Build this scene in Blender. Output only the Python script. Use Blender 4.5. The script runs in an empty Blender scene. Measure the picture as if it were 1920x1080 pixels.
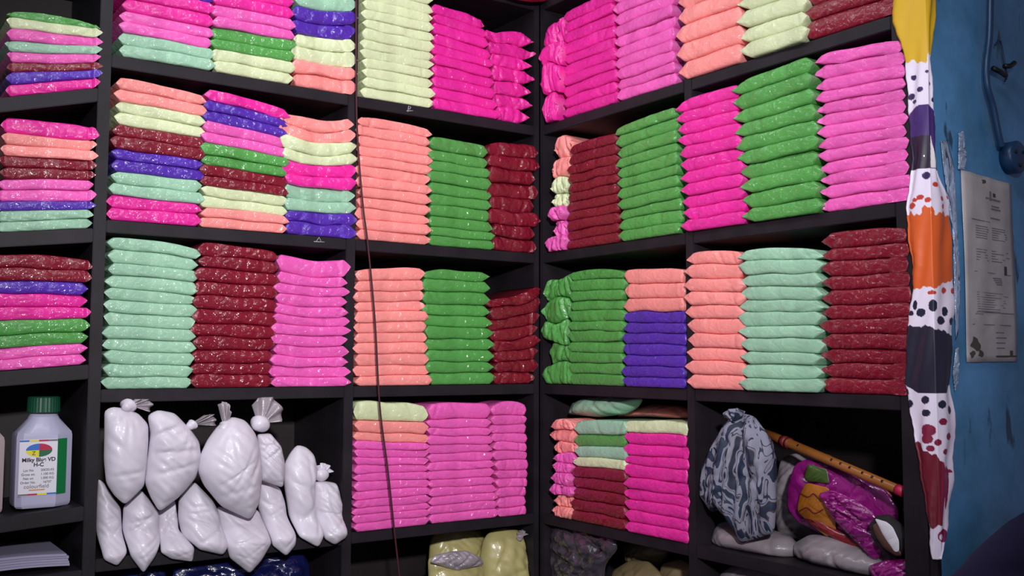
import bpy, bmesh, math, random
import numpy as np
from mathutils import Matrix, Vector

S = bpy.context.scene
C = S.collection
rng = random.Random(7)
nr = np.random.RandomState(11)

# ------------------------------------------------------------------ camera
cam_d = bpy.data.cameras.new('camera'); cam = bpy.data.objects.new('camera', cam_d); C.objects.link(cam)
M3 = [[0.819284, -0.044027, -0.571695], [-0.573382, -0.058278, -0.817213], [0.002662, 0.997329, -0.072991]]
cam.matrix_world = Matrix.Translation(Vector([-1.6612, -2.2409, 0.0])) @ Matrix(M3).to_4x4()
cam_d.sensor_width = 36.0; cam_d.lens = 35.338; cam_d.clip_start = 0.05
S.camera = cam

# ------------------------------------------------------------------ world, lights, exposure
W = bpy.data.worlds.new('world'); S.world = W; W.use_nodes = True
W.node_tree.nodes['Background'].inputs[0].default_value = (0.62, 0.58, 0.78, 1)
W.node_tree.nodes['Background'].inputs[1].default_value = 0.17
def aim(o, target):
    o.rotation_euler = (Vector(target) - o.location).to_track_quat('-Z', 'Y').to_euler()
def spot(name, loc, target, power, size, angle, col):
    d = bpy.data.lights.new(name, 'SPOT'); d.energy = power; d.shadow_soft_size = size
    d.spot_size = math.radians(angle); d.spot_blend = 1.0; d.color = col
    o = bpy.data.objects.new(name, d); C.objects.link(o); o.location = loc; aim(o, target); return o
def area(name, loc, target, power, sx, sy, col):
    d = bpy.data.lights.new(name, 'AREA'); d.shape = 'RECTANGLE'; d.size = sx; d.size_y = sy; d.energy = power; d.color = col
    o = bpy.data.objects.new(name, d); C.objects.link(o); o.location = loc; aim(o, target); return o
spot('shop_lamp', (-1.75, -2.75, 0.62), (-0.35, 0.0, 0.17), 305, 0.06, 58.5, (1.0, 0.97, 0.98))
area('ceiling_tube', (-1.15, -1.45, 1.40), (-0.25, -0.25, 0.2), 9, 1.1, 0.05, (0.93, 0.95, 1.0))
area('glint_strip', (-1.00, -0.42, 1.40), (-0.15, -0.85, 0.2), 6.5, 1.2, 0.03, (0.95, 0.95, 1.0))  # unseen strip light, added to put glints on the right-hand packets
S.view_settings.view_transform = 'Standard'; S.view_settings.look = 'None'
S.view_settings.gamma = 1.0; S.view_settings.use_curve_mapping = False
S.view_settings.exposure = 0.0

# ------------------------------------------------------------------ materials
def new_mat(name):
    m = bpy.data.materials.new(name); m.use_nodes = True
    return m, m.node_tree.nodes, m.node_tree.links, m.node_tree.nodes['Principled BSDF']
def lin(c):
    return tuple(((v/255)/12.92 if v/255 <= .04045 else ((v/255+.055)/1.055)**2.4) for v in c)
def wrinkle(n, l, b, scale, strength, dist=0.004, coat=True, stretch=(1,1,1), diff=.4):
    tc = n.new('ShaderNodeTexCoord'); mp = n.new('ShaderNodeMapping'); mp.inputs['Scale'].default_value = stretch
    l.new(tc.outputs['Object'], mp.inputs[0])
    n1 = n.new('ShaderNodeTexNoise'); n1.inputs['Scale'].default_value = scale; n1.inputs['Detail'].default_value = 3
    n1.inputs['Distortion'].default_value = 1.2; l.new(mp.outputs[0], n1.inputs[0])
    vo = n.new('ShaderNodeTexVoronoi'); vo.feature = 'DISTANCE_TO_EDGE'; vo.inputs['Scale'].default_value = scale*0.9
    l.new(mp.outputs[0], vo.inputs[0])
    mn = n.new('ShaderNodeMath'); mn.operation = 'MINIMUM'; mn.inputs[1].default_value = 0.25; l.new(vo.outputs[0], mn.inputs[0])
    ad = n.new('ShaderNodeMath'); ad.operation = 'ADD'; l.new(n1.outputs[0], ad.inputs[0]); l.new(mn.outputs[0], ad.inputs[1])
    bp = n.new('ShaderNodeBump'); bp.inputs['Strength'].default_value = strength; bp.inputs['Distance'].default_value = dist
    l.new(ad.outputs[0], bp.inputs['Height'])
    if coat: l.new(bp.outputs[0], b.inputs['Coat Normal'])
    b2 = n.new('ShaderNodeBump'); b2.inputs['Strength'].default_value = strength*diff; b2.inputs['Distance'].default_value = dist
    l.new(ad.outputs[0], b2.inputs['Height']); l.new(b2.outputs[0], b.inputs['Normal'])
    return tc, mp
def powder(name, rgb, light, coat=0.35, rough=0.42):
    m, n, l, b = new_mat(name)
    tc, mp = wrinkle(n, l, b, 50, 1.0, 0.0065, stretch=(1, 1, 1.3), diff=.16)
    ns = n.new('ShaderNodeTexNoise'); ns.inputs['Scale'].default_value = 22; ns.inputs['Detail'].default_value = 4
    l.new(tc.outputs['Object'], ns.inputs[0])
    rp = n.new('ShaderNodeMapRange'); rp.inputs[1].default_value = .3; rp.inputs[2].default_value = .75
    rp.inputs[3].default_value = 0.88; rp.inputs[4].default_value = 1.08; l.new(ns.outputs[0], rp.inputs[0])
    oi = n.new('ShaderNodeObjectInfo'); r2 = n.new('ShaderNodeMapRange'); r2.inputs[3].default_value = .93; r2.inputs[4].default_value = 1.05
    l.new(oi.outputs['Random'], r2.inputs[0])
    mu = n.new('ShaderNodeMath'); mu.operation = 'MULTIPLY'; l.new(rp.outputs[0], mu.inputs[0]); l.new(r2.outputs[0], mu.inputs[1])
    vm = n.new('ShaderNodeVectorMath'); vm.operation = 'SCALE'; vm.inputs[0].default_value = rgb; l.new(mu.outputs[0], vm.inputs['Scale'])
    at = n.new('ShaderNodeAttribute'); at.attribute_name = 'tip'
    mx = n.new('ShaderNodeMix'); mx.data_type = 'RGBA'; l.new(at.outputs['Fac'], mx.inputs[0]); l.new(vm.outputs[0], mx.inputs[6])
    mx.inputs[7].default_value = (*light, 1); l.new(mx.outputs[2], b.inputs['Base Color'])
    b.inputs['Roughness'].default_value = rough; b.inputs['Specular IOR Level'].default_value = 0.25
    b.inputs['Coat Weight'].default_value = min(1, coat*1.9); b.inputs['Coat Roughness'].default_value = 0.10
    return m
def mixw(c, t): return tuple(v*(1-t) + 0.75*t for v in c)
PCOL = {'magenta': (0.82, 0.022, 0.34), 'pink': (0.84, 0.115, 0.48), 'salmon': (0.95, 0.30, 0.285), 'lime': (0.68, 0.76, 0.46),
        'mint': (0.32, 0.565, 0.40), 'green': (0.085, 0.335, 0.07), 'maroon': (0.205, 0.005, 0.020), 'violet': (0.085, 0.024, 0.40)}
COAT = {'maroon': .8, 'violet': .7, 'green': .6, 'magenta': .5}
PM = {k: powder(k + '_powder_film', v, mixw(v, .22), coat=COAT.get(k, .4)) for k, v in PCOL.items()}
WORDS = {'magenta': 'hot magenta', 'pink': 'light pink', 'salmon': 'salmon', 'lime': 'pale lime', 'mint': 'mint green',
         'green': 'grass green', 'maroon': 'maroon', 'violet': 'violet'}
def simple(name, rgb, rough=0.5, coat=0.0, metal=0.0, bump=None, var=0.0, spec=0.5):
    m, n, l, b = new_mat(name)
    b.inputs['Base Color'].default_value = (*rgb, 1); b.inputs['Roughness'].default_value = rough; b.inputs['Metallic'].default_value = metal
    b.inputs['Coat Weight'].default_value = coat; b.inputs['Coat Roughness'].default_value = .12; b.inputs['Specular IOR Level'].default_value = spec
    if bump: wrinkle(n, l, b, bump[0], bump[1], bump[2])
    if var:
        tc = n.new('ShaderNodeTexCoord'); ns = n.new('ShaderNodeTexNoise'); ns.inputs['Scale'].default_value = 14; ns.inputs['Detail'].default_value = 6
        l.new(tc.outputs['Object'], ns.inputs[0])
        rp = n.new('ShaderNodeMapRange'); rp.inputs[1].default_value = .3; rp.inputs[2].default_value = .7; rp.inputs[3].default_value = 1-var; rp.inputs[4].default_value = 1+var
        l.new(ns.outputs[0], rp.inputs[0])
        vm = n.new('ShaderNodeVectorMath'); vm.operation = 'SCALE'; vm.inputs[0].default_value = rgb; l.new(rp.outputs[0], vm.inputs['Scale'])
        l.new(vm.outputs[0], b.inputs['Base Color'])
    return m
M_shelf = simple('black_laminate', (0.0125, 0.0095, 0.014), .55, spec=.3, var=.35, bump=(60, .08, .002))
M_back = simple('dark_brown_board', (0.012, 0.007, 0.008), .6, var=.3)
M_white = simple('white_polythene', (0.64, 0.60, 0.69), .45, .12, bump=(26, .4, .005), var=.06)
M_film = simple('empty_clear_film', (0.33, 0.29, 0.33), .35, .6, bump=(30, .6, .005), var=.25)
M_beige = simple('beige_powder_film', (0.45, 0.40, 0.17), .38, .5, bump=(22, .5, .006), var=.12)
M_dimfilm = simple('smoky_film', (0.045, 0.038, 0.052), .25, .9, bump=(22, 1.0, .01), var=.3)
M_navy = simple('navy_film', (0.006, 0.009, 0.075), .3, .8, bump=(20, 1.0, .01), var=.3)
M_string = simple('dark_red_cord', (0.05, 0.003, 0.010), .6)
M_bottle = simple('white_hdpe', (0.46, 0.45, 0.62), .35, .1, spec=.4)
M_bottle2 = simple('blush_hdpe', (0.50, 0.40, 0.42), .4, .1)
M_cap = simple('green_cap', (0.008, 0.075, 0.04), .4)
M_label = simple('label_white', (0.72, 0.70, 0.78), .45)
M_lgreen = simple('label_green', (0.01, 0.20, 0.06), .45)
M_ink = simple('black_ink', (0.02, 0.02, 0.03), .6)
M_grey = simple('grey_ink', (0.16, 0.16, 0.18), .6)
M_red = simple('crimson_ink', (0.45, 0.01, 0.06), .5)
M_blue = simple('blue_ink', (0.03, 0.15, 0.55), .5)
M_yellow = simple('yellow_ink', (0.75, 0.65, 0.03), .5)
M_dgreen = simple('dark_green_ink', (0.01, 0.12, 0.05), .5)
M_orange = simple('orange_ink', (0.55, 0.24, 0.03), .5)
M_paper = simple('grubby_paper', (0.44, 0.41, 0.42), .55, .35, var=.22)
M_sheets = simple('lilac_paper', (0.33, 0.31, 0.45), .6)
M_tape = simple('clear_tape', (0.33, 0.42, 0.60), .16, 1.0, bump=(55, 1.0, .006), var=.3)  # base colour raised to paint in the tape's glints
M_chalk = simple('chalk_mark', (0.32, 0.31, 0.36), .8)
M_bamboo = simple('varnished_bamboo', (0.33, 0.115, 0.022), .4, .3, var=.25)  # bamboo colour lowered to carry the shade of the lower right bay
M_band = simple('maroon_binding', (0.16, 0.012, 0.02), .5)
M_magbag = simple('magenta_wrapper', (0.25, 0.008, 0.17), .3, .9, bump=(24, 1.0, .008), var=.3)  # wrapper colours darkened to include the bay's shade
M_orgbag = simple('orange_wrapper', (0.36, 0.12, 0.012), .35, .8, bump=(24, .8, .006), var=.35)
M_grnbag = simple('green_wrapper', (0.05, 0.09, 0.015), .4, .6, var=.3)
M_crim = simple('red_wrapper', (0.20, 0.008, 0.015), .35, .7, var=.3)
M_brush = simple('black_bristle', (0.012, 0.010, 0.012), .8)
M_wood = simple('brush_wood', (0.10, 0.045, 0.035), .5)
M_pipe = simple('blue_painted_pipe', (0.012, 0.05, 0.13), .4)
M_black = simple('black_iron', (0.006, 0.005, 0.006), .5)
M_purple = simple('dark_purple_matte', (0.012, 0.008, 0.045), .9)
M_room = simple('distempered_plaster', (0.10, 0.12, 0.16), .8)
M_floor = simple('cement_floor', (0.10, 0.09, 0.09), .7, var=.3)
def blue_paint():
    m, n, l, b = new_mat('blue_wall_paint')
    tc = n.new('ShaderNodeTexCoord')
    ns = n.new('ShaderNodeTexNoise'); ns.inputs['Scale'].default_value = 5; ns.inputs['Detail'].default_value = 8; ns.inputs['Roughness'].default_value = .65
    l.new(tc.outputs['Object'], ns.inputs[0])
    cr = n.new('ShaderNodeValToRGB'); e = cr.color_ramp.elements
    e[0].position = .30; e[0].color = (0.038, 0.16, 0.29, 1); e[1].position = .62; e[1].color = (0.10, 0.30, 0.60, 1)
    l.new(ns.outputs[0], cr.inputs[0])
    n2 = n.new('ShaderNodeTexNoise'); n2.inputs['Scale'].default_value = 19; n2.inputs['Detail'].default_value = 5
    mp = n.new('ShaderNodeMapping'); mp.inputs['Scale'].default_value = (1.6, 1, .45); l.new(tc.outputs['Object'], mp.inputs[0]); l.new(mp.outputs[0], n2.inputs[0])
    c2 = n.new('ShaderNodeValToRGB'); c2.color_ramp.elements[0].position = .30; c2.color_ramp.elements[1].position = .36
    l.new(n2.outputs[0], c2.inputs[0])
    mx = n.new('ShaderNodeMix'); mx.data_type = 'RGBA'; l.new(c2.outputs[0], mx.inputs[0]); mx.inputs[6].default_value = (0.02, 0.06, 0.12, 1)
    l.new(cr.outputs[0], mx.inputs[7]); l.new(mx.outputs[2], b.inputs['Base Color'])
    b.inputs['Roughness'].default_value = .3
    bp = n.new('ShaderNodeBump'); bp.inputs['Strength'].default_value = .3; bp.inputs['Distance'].default_value = .005
    l.new(ns.outputs[0], bp.inputs['Height']); l.new(bp.outputs[0], b.inputs['Normal'])
    return m
M_wall = blue_paint()
def print_cloth():
    m, n, l, b = new_mat('navy_print_cloth')
    tc = n.new('ShaderNodeTexCoord'); mp = n.new('ShaderNodeMapping'); mp.inputs['Scale'].default_value = (1, 1.2, .6); l.new(tc.outputs['Object'], mp.inputs[0])
    ns = n.new('ShaderNodeTexNoise'); ns.inputs['Scale'].default_value = 19; ns.inputs['Detail'].default_value = 1.2; ns.inputs['Distortion'].default_value = 1.9
    l.new(mp.outputs[0], ns.inputs[0])
    cr = n.new('ShaderNodeValToRGB'); cr.color_ramp.interpolation = 'CONSTANT'
    e = cr.color_ramp.elements; e[0].position = 0; e[0].color = (0.008, 0.018, 0.045, 1); e[1].position = .41; e[1].color = (0.20, 0.20, 0.27, 1)
    for p_, c_ in ((.53, (0.015, 0.018, 0.05, 1)), (.555, (0.19, 0.19, 0.25, 1)), (.62, (0.06, 0.04, 0.045, 1)), (.65, (0.008, 0.014, 0.04, 1))):
        q = e.new(p_); q.color = c_
    l.new(ns.outputs[0], cr.inputs[0]); l.new(cr.outputs[0], b.inputs['Base Color']); b.inputs['Roughness'].default_value = .7
    return m
M_print = print_cloth()  # grimy cloth, its tones lowered further for the shade in the bay
def attr_mat(name, rough, coat):
    m, n, l, b = new_mat(name); a = n.new('ShaderNodeVertexColor'); a.layer_name = 'dye'
    l.new(a.outputs[0], b.inputs['Base Color']); b.inputs['Roughness'].default_value = rough; b.inputs['Coat Weight'].default_value = coat
    return m
M_scarf = attr_mat('printed_satin', .5, .15)

# ------------------------------------------------------------------ helpers
def link(name, verts, faces, mat, parent=None, smooth=True, loc=None):
    me = bpy.data.meshes.new(name); me.from_pydata([tuple(map(float, v)) for v in verts], [], faces); me.update()
    if smooth: me.polygons.foreach_set('use_smooth', [True]*len(me.polygons))
    me.materials.append(mat)
    o = bpy.data.objects.new(name, me); C.objects.link(o)
    if parent: o.parent = parent
    return o
def tag(o, label=None, cat=None, group=None, kind=None):
    if label: o['label'] = label
    if cat: o['category'] = cat
    if group: o['group'] = group
    if kind: o['kind'] = kind
    return o
def empty(name, loc=(0, 0, 0)):
    o = bpy.data.objects.new(name, None); C.objects.link(o); o.empty_display_size = .05; return o
def box(name, a, b, mat, parent=None, bev=0.0015, bend=None):
    bm = bmesh.new(); bmesh.ops.create_cube(bm, size=1)
    for v in bm.verts: v.co = Vector([a[i] + (v.co[i]+.5)*(b[i]-a[i]) for i in range(3)])
    if bend: 
        for v in bm.verts: bend(v.co)
    if bev: bmesh.ops.bevel(bm, geom=bm.edges[:], offset=bev, segments=2, affect='EDGES')
    me = bpy.data.meshes.new(name); bm.to_mesh(me); bm.free(); me.materials.append(mat)
    o = bpy.data.objects.new(name, me); C.objects.link(o)
    if parent: o.parent = parent
    return o
def W3(run, u, w, z):
    """u along the run, w into the shelf, z up"""
    if run == 'L': return (u, w, z)
    if run == 'R': return (w, u, z)
    return (u, -1.19 + w, z)
def tube(name, pts, r, mat, parent=None, seg=10, caps=True, radii=None):
    P = [Vector(q) for q in pts]; vs = []; fs = []
    up = None
    for i, q in enumerate(P):
        t = (P[min(i+1, len(P)-1)] - P[max(i-1, 0)]).normalized()
        if up is None: up = t.orthogonal().normalized()
        up = (up - t*up.dot(t)).normalized(); s = t.cross(up)
        rr = radii[i] if radii else r
        for k in range(seg):
            a = 2*math.pi*k/seg; vs.append(q + up*math.cos(a)*rr + s*math.sin(a)*rr)
    for i in range(len(P)-1):
        for k in range(seg):
            k2 = (k+1) % seg; fs.append((i*seg+k, i*seg+k2, (i+1)*seg+k2, (i+1)*seg+k))
    if caps: fs.append(tuple(range(seg))[::-1]); fs.append(tuple((len(P)-1)*seg+k for k in range(seg)))
    return link(name, vs, fs, mat, parent)
def smooth_path(pts, n=8):
    P = [np.array(q, float) for q in pts]; out = []
    for i in range(len(P)-1):
        p0, p1, p2, p3 = P[max(i-1, 0)], P[i], P[i+1], P[min(i+2, len(P)-1)]
        for k in range(n):
            t = k/n; out.append(.5*((2*p1)+(-p0+p2)*t+(2*p0-5*p1+4*p2-p3)*t*t+(-p0+3*p1-3*p2+p3)*t**3))
    out.append(P[-1]); return [tuple(v) for v in out]

def waves(nr, n, fmin, fmax):
    return nr.uniform(fmin, fmax, (n, 2)), nr.uniform(0, 6.28, n), nr.uniform(.4, 1, n)
def wv(ws, a, b):
    f, ph, am = ws; s = 0
    for i in range(len(ph)): s = s + am[i]*np.sin(f[i, 0]*a + f[i, 1]*b + ph[i])
    return s/len(ph)**.5

# ------------------------------------------------------------------ a powder packet: pillow between two seam curves
NU, NF = 42, 11
def ring_faces(nu, nring):
    fs = []
    for i in range(nu-1):
        for k in range(nring):
            k2 = (k+1) % nring
            fs.append((i*nring+k, i*nring+k2, (i+1)*nring+k2, (i+1)*nring+k))
    h = NF//2
    cap = [(h-1, h, h+1)] + [(i, i+1, NF-2-i, NF-1-i) for i in range(h-1)] + [(nring-1, 0, NF-1, NF)] + [(nring-2-j, nring-1-j, NF+j, NF+j+1) for j in range((nring-NF)//2-1)]
    fs += [c[::-1] for c in cap] + [tuple((nu-1)*nring+k for k in c) for c in cap]
    return fs
PH = np.linspace(-math.pi/2, math.pi/2, NF)
RZ = np.concatenate([np.sign(np.sin(PH))*np.abs(np.sin(PH))**.72, [1, 1, .97, .93, .35, -.35, -.93, -.97, -1, -1]])
RW = np.concatenate([1-np.cos(PH)**.8, [1]*10])
RD = np.concatenate([[0]*NF, [.03, .05, .35, .8, 1, 1, .8, .35, .05, .03]])
RF = np.concatenate([np.cos(PH)**.4, [0]*10])
NRING = NF+10
PF = ring_faces(NU, NRING)
tt = np.linspace(0, 1, NU); TT = tt - .055*np.sin(2*math.pi*tt)    # denser near the ends
def packet(run, colour, ul, ur, zb, zt, w0, D, tl, tr, crumple, lim, flat):
    L = ur-ul
    u = ul + L*TT; dl = np.abs(u-ul); dr = np.abs(ur-u)
    kl = np.clip(dl/max(tl, 1e-4), 0, 1)**.85; kr = np.clip(dr/max(tr, 1e-4), 0, 1)**.85
    k = np.minimum(kl, kr); tip = np.clip(1-np.minimum(dl/max(tl, 1e-4), dr/max(tr, 1e-4))*1.5, 0, 1)
    zbv, ztv = zb(u), zt(u); zc = (zbv+ztv)/2 + nr.uniform(-.0025, .0025); h = (ztv-zbv)*.5*.982
    zc = zc*(k < 1)+(zbv+ztv)/2*(k >= 1) if False else (zbv+ztv)/2 + (1-k)*nr.uniform(-.004, .004)
    hh = h*(k*.95+.05)
    rd = np.minimum(h*flat, .011)*(.4+.6*k)
    U = np.repeat(u[:, None], NRING, 1)
    A = U*60; Bp = RZ[None, :]*1.1
    n1 = wv(waves(nr, 4, .3, 1.6), A, Bp); n2 = wv(waves(nr, 5, 1.8, 5.0), A, Bp*2)
    amp = (.0011+.0030*crumple)
    disp = amp*n1 + amp*.45*n2
    for _ in range(nr.randint(1, 4)+int(7*crumple)):
        uc = ul+L*nr.uniform(0, 1); sl = nr.uniform(-.012, .012); sg = nr.uniform(.0016, .0045); dp = nr.uniform(.0006, .0022)*(1+1.4*crumple)
        disp = disp + dp*np.exp(-((U-uc-sl*RZ[None, :])/sg)**2)*nr.choice([1, 1, -.5])
    # pleats fan in from the sealed ends
    pl = np.exp(-np.minimum(dl/(tl+.004), dr/(tr+.004))**2)[:, None]
    disp = disp + .0009*pl*np.sin(RZ[None, :]*nr.uniform(5, 9)+nr.uniform(0, 6))
    yaw = nr.uniform(-.006, .006)
    Wd = w0 + (TT[:, None]-.5)*yaw + rd[:, None]*RW[None, :] + RD[None, :]*D + disp*RF[None, :] + ((1-k)[:, None])*.002
    Z = zc[:, None] + hh[:, None]*RZ[None, :]*(1-.10*RD[None, :]*0) 
    out = ((U < lim[0]+.0006) | (U > lim[1]-.0006))[:, :1]
    for _ in range(3): out = out | np.roll(out, 1, 0) | np.roll(out, -1, 0)
    arc = np.arange(NRING)[None, :] < NF; e1 = np.isin(np.arange(NRING), (NF, NRING-1))[None, :]; e2 = np.isin(np.arange(NRING), (NF+1, NRING-2))[None, :]
    Wd = np.where(out & arc, np.minimum(Wd, -.0016), Wd); Wd = np.where(out & e1, -.0013, Wd); Wd = np.where(out & e2, -.0008, Wd)
    Wd = np.where(out & ~arc & ~e1 & ~e2, np.maximum(Wd, .002), Wd)
    U = np.where(arc | (e1 & out), U, np.clip(U, lim[0]+.0006, lim[1]-.0006))
    U = np.minimum(U, -.0012)
    if run == 'L': V = np.stack([U, Wd, Z], -1)
    else: V = np.stack([Wd, U, Z], -1)
    V = V.reshape(-1, 3)
    org = np.array(W3(run, (ul+ur)/2, w0 + D/2, float(zbv[NU//2])))
    name = colour + '_packet'
    me = bpy.data.meshes.new(name)
    fs = PF_L
    me.from_pydata((V-org).tolist(), [], fs); me.polygons.foreach_set('use_smooth', [True]*len(fs))
    at = me.attributes.new('tip', 'FLOAT', 'POINT'); at.data.foreach_set('value', np.repeat(tip*.4, NRING).astype(np.float32))
    me.materials.append(PM[colour]); me.update()
    o = bpy.data.objects.new(name, me); o.location = org; C.objects.link(o)
    return o
PF_L = [tuple(reversed(f)) for f in PF]
ORD = ['top packet', 'second from top', 'third from top', 'fourth from top', 'fifth from top', 'sixth from top', 'seventh from top', 'eighth from top', 'ninth from top',
       'tenth from top', 'eleventh from top', 'twelfth from top', 'thirteenth from top', 'fourteenth from top']
ORDB = [s.replace('from top', 'from bottom').replace('top packet', 'bottom packet') for s in ORD]
SHELF = {0: 'top shelf', 1: 'second shelf', 2: 'third shelf', 3: 'fourth shelf'}
ZS = {0: 0.6590, 1: 0.2995, 2: -0.0612, 3: -0.4130}
def stack(run, bay, row, col, tops, bots, cols, wts=None, bend=0.0, w0=-0.004, crumple=0.0, tl=.012, tr=.012, D=.21, ext=.006, free=False, fromtop=None, jit=.0018, wav=.0014, flat=.42):
    """tops / bots: ((u, z) left, (u, z) right).  cols run from the top packet down."""
    n = len(cols); wts = wts or [1]*n
    wts = [w*nr.uniform(.93, 1.07) for w in wts]
    cum = np.concatenate([[0], np.cumsum(wts[::-1])]); cum = cum/cum[-1]
    (tlu, tlz), (tru, trz) = tops; (blu, blz), (bru, brz) = bots
    if not free and row in ZS: blz = brz = ZS[row]+.0005
    CAP = {0: .984, 1: .626, 2: .267, 3: -.093}[row]
    if not free: tlz, trz = min(tlz, CAP), min(trz, CAP)
    sg_ = 1 if bru > blu else -1; lim = LIM[bay]
    curves = []
    for j, f in enumerate(cum):
        ws = waves(nr, 3, .3, .9)
        a = blz+(tlz-blz)*f; b = brz+(trz-brz)*f
        ja, jb = (nr.uniform(-jit, jit), nr.uniform(-jit, jit)) if 0 < j < n else (0, 0)
        edge = 0 if j == 0 else 1
        sag = nr.uniform(-.0015, .0008)+bend*f
        def cv(u, a=a+ja, b=b+jb, ws=ws, edge=edge, sag=sag, top=(j == n)):
            t = np.clip((u-blu)/(bru-blu+1e-9), -.1, 1.1)
            z = a+(b-a)*t + edge*(wav*(1+2.0*crumple)*wv(ws, u*70, 0)) - edge*sag*4*t*(1-t)
            if top: z = z - .006*np.abs(2*t-1)**3
            return z
        curves.append(cv)
    out = []
    for j in range(n):
        f = (cum[j]+cum[j+1])/2; c = cols[n-1-j]
        jx = nr.uniform(-.0038, .0038, 2)*(1+2.2*crumple)
        ul = blu+(tlu-blu)*f - sg_*ext + jx[0]; ur = bru+(tru-bru)*f + sg_*ext + jx[1]
        wj = w0 + nr.uniform(-.003, .003)*(1+2*crumple)
        o = packet(run, c, ul, ur, curves[j], curves[j+1], wj, D, tl*nr.uniform(.8, 1.2), tr*nr.uniform(.8, 1.2), crumple+(.35 if j == n-1 else 0)*nr.uniform(.3, 1)+nr.choice([.03, .08, .18, .32]), lim, flat)
        od = ORD[n-1-j] if (row != 0 or fromtop) else ORDB[j]
        tag(o, f"{WORDS[c]} packet, {od}, {col}, {SHELF[row]}, {bay}", 'powder packet', f"packets stacked on the {SHELF[row]}, {bay}")
        out.append(o)
    return out

# ------------------------------------------------------------------ the room
D_BAY = 0.30
Z6, ZTOP = -1.13, 1.40
def struct(o): o['kind'] = 'structure'; return o
struct(box('wall_back', (-2.6, 0.34, -1.5), (0.34, 0.40, 1.5), M_room, bev=0))
struct(box('wall_right', (0.34, -1.14, -1.5), (0.40, 0.40, 1.5), M_room, bev=0))
struct(box('wall_front', (0.0105, -1.19, -1.5), (1.5, -1.172, 1.5), M_wall, bev=.001))
struct(box('floor', (-2.6, -3.6, -1.56), (1.5, 0.40, -1.5), M_floor, bev=0))
struct(box('ceiling', (-2.6, -3.6, 1.5), (1.5, 0.40, 1.56), M_room, bev=0))
ZL = [1.018, 0.659, 0.2995, -0.0612, -0.413, -0.765, -1.13]
T = 0.027
def unit(name, label):
    return tag(empty(name), label, 'shelves')
# left run
u1 = unit('shelving_unit', 'black laminate shelving unit along the left wall, holding stacked packets and white bags')
for z in ZL:
    box('shelf_board', (-1.150, 0, z-T), (-0.5905, D_BAY, z), M_shelf, u1)
    box('shelf_board', (-0.5645, 0, z-T), (-0.0185, D_BAY, z), M_shelf, u1)
box('upright_panel', (-1.176, 0, -1.5), (-1.1505, D_BAY, ZTOP), M_shelf, u1)
box('upright_panel', (-0.590, 0, -1.5), (-0.565, D_BAY, ZTOP), M_shelf, u1)
box('upright_panel', (-0.018, 0.0005, -1.5), (-0.0005, D_BAY, ZTOP), M_shelf, u1)
box('back_panel', (-1.176, D_BAY+.0005, -1.5), (-.0005, D_BAY+.012, ZTOP), M_back, u1)
box('plinth', (-1.150, 0.02, -1.499), (-.0185, 0.035, ZL[-1]-T-.001), M_shelf, u1)
# right run
u2 = unit('shelving_unit', 'black laminate shelving unit along the right wall, from the corner to the hanging cloth')
for z in ZL:
    box('shelf_board', (0, -0.5685, z-T), (D_BAY, -0.0185, z), M_shelf, u2)
    box('shelf_board', (0, -1.1205, z-T), (D_BAY, -0.5945, z), M_shelf, u2)
box('upright_panel', (0.0005, -0.018, -1.5), (D_BAY, -0.0005, ZTOP), M_shelf, u2)
box('upright_panel', (0, -0.594, -1.5), (D_BAY, -0.569, ZTOP), M_shelf, u2)
box('upright_panel', (0, -1.1715, -1.5), (D_BAY, -1.121, ZTOP), M_shelf, u2)
box('edge_strip', (0, -1.189, -1.5), (0.010, -1.172, 1.495), M_shelf, u2)
box('back_panel', (D_BAY+.0005, -1.146, -1.5), (D_BAY+.012, -0.0005, ZTOP), M_back, u2)
box('plinth', (0.02, -1.1205, -1.499), (0.035, -0.0185, ZL[-1]-T-.001), M_shelf, u2)
# far left unit
u3 = unit('shelving_unit', 'narrow black shelving unit at the far left with packets above two white bottles')
FX0, FX1 = -1.70, -1.1765
def tilt(zl, zr):
    def f(co):
        t = (co.x+1.36)/(1.36-1.18); co.z += (zr-zl)*max(min(t, 1), -2)*1.0 if co.z > -9 else 0
    return f
FZ = [(0.532, 0.581), (0.256, 0.279), (-0.024, -0.009), (-0.314, -0.302), (-0.436, -0.432)]
for zl, zr in FZ:
    s = (zr-zl)/.18
    def f(co, s=s): co.z += s*(co.x+1.36)
    box('shelf_board', (FX0, 0, zl-.030), (FX1, D_BAY, zl), M_shelf, u3, bend=f)
box('shelf_board', (FX0, 0, .86), (FX1, D_BAY, .887), M_shelf, u3)
box('upright_panel', (FX0-.025, 0, -1.5), (FX0-.0005, D_BAY, ZTOP), M_shelf, u3)
box('back_panel', (FX0-.025, D_BAY+.0005, -1.5), (FX1, D_BAY+.012, ZTOP), M_back, u3)

# ------------------------------------------------------------------ the packets
FL, SL, LC, RC, RM = 'far left bay', 'second bay from left', 'bay left of corner', 'bay right of corner', 'rightmost bay'
Ls, Ms, Rs, Cs = 'left stack', 'middle stack', 'right stack', 'corner stack'
LIM = {FL: (-1.70, -1.1765), SL: (-1.150, -.5905), LC: (-.5645, -.0185), RC: (-.5685, -.0185), RM: (-1.1205, -.5945)}
P2, P1 = lambda c: [c, c], lambda c: [c]
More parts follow.
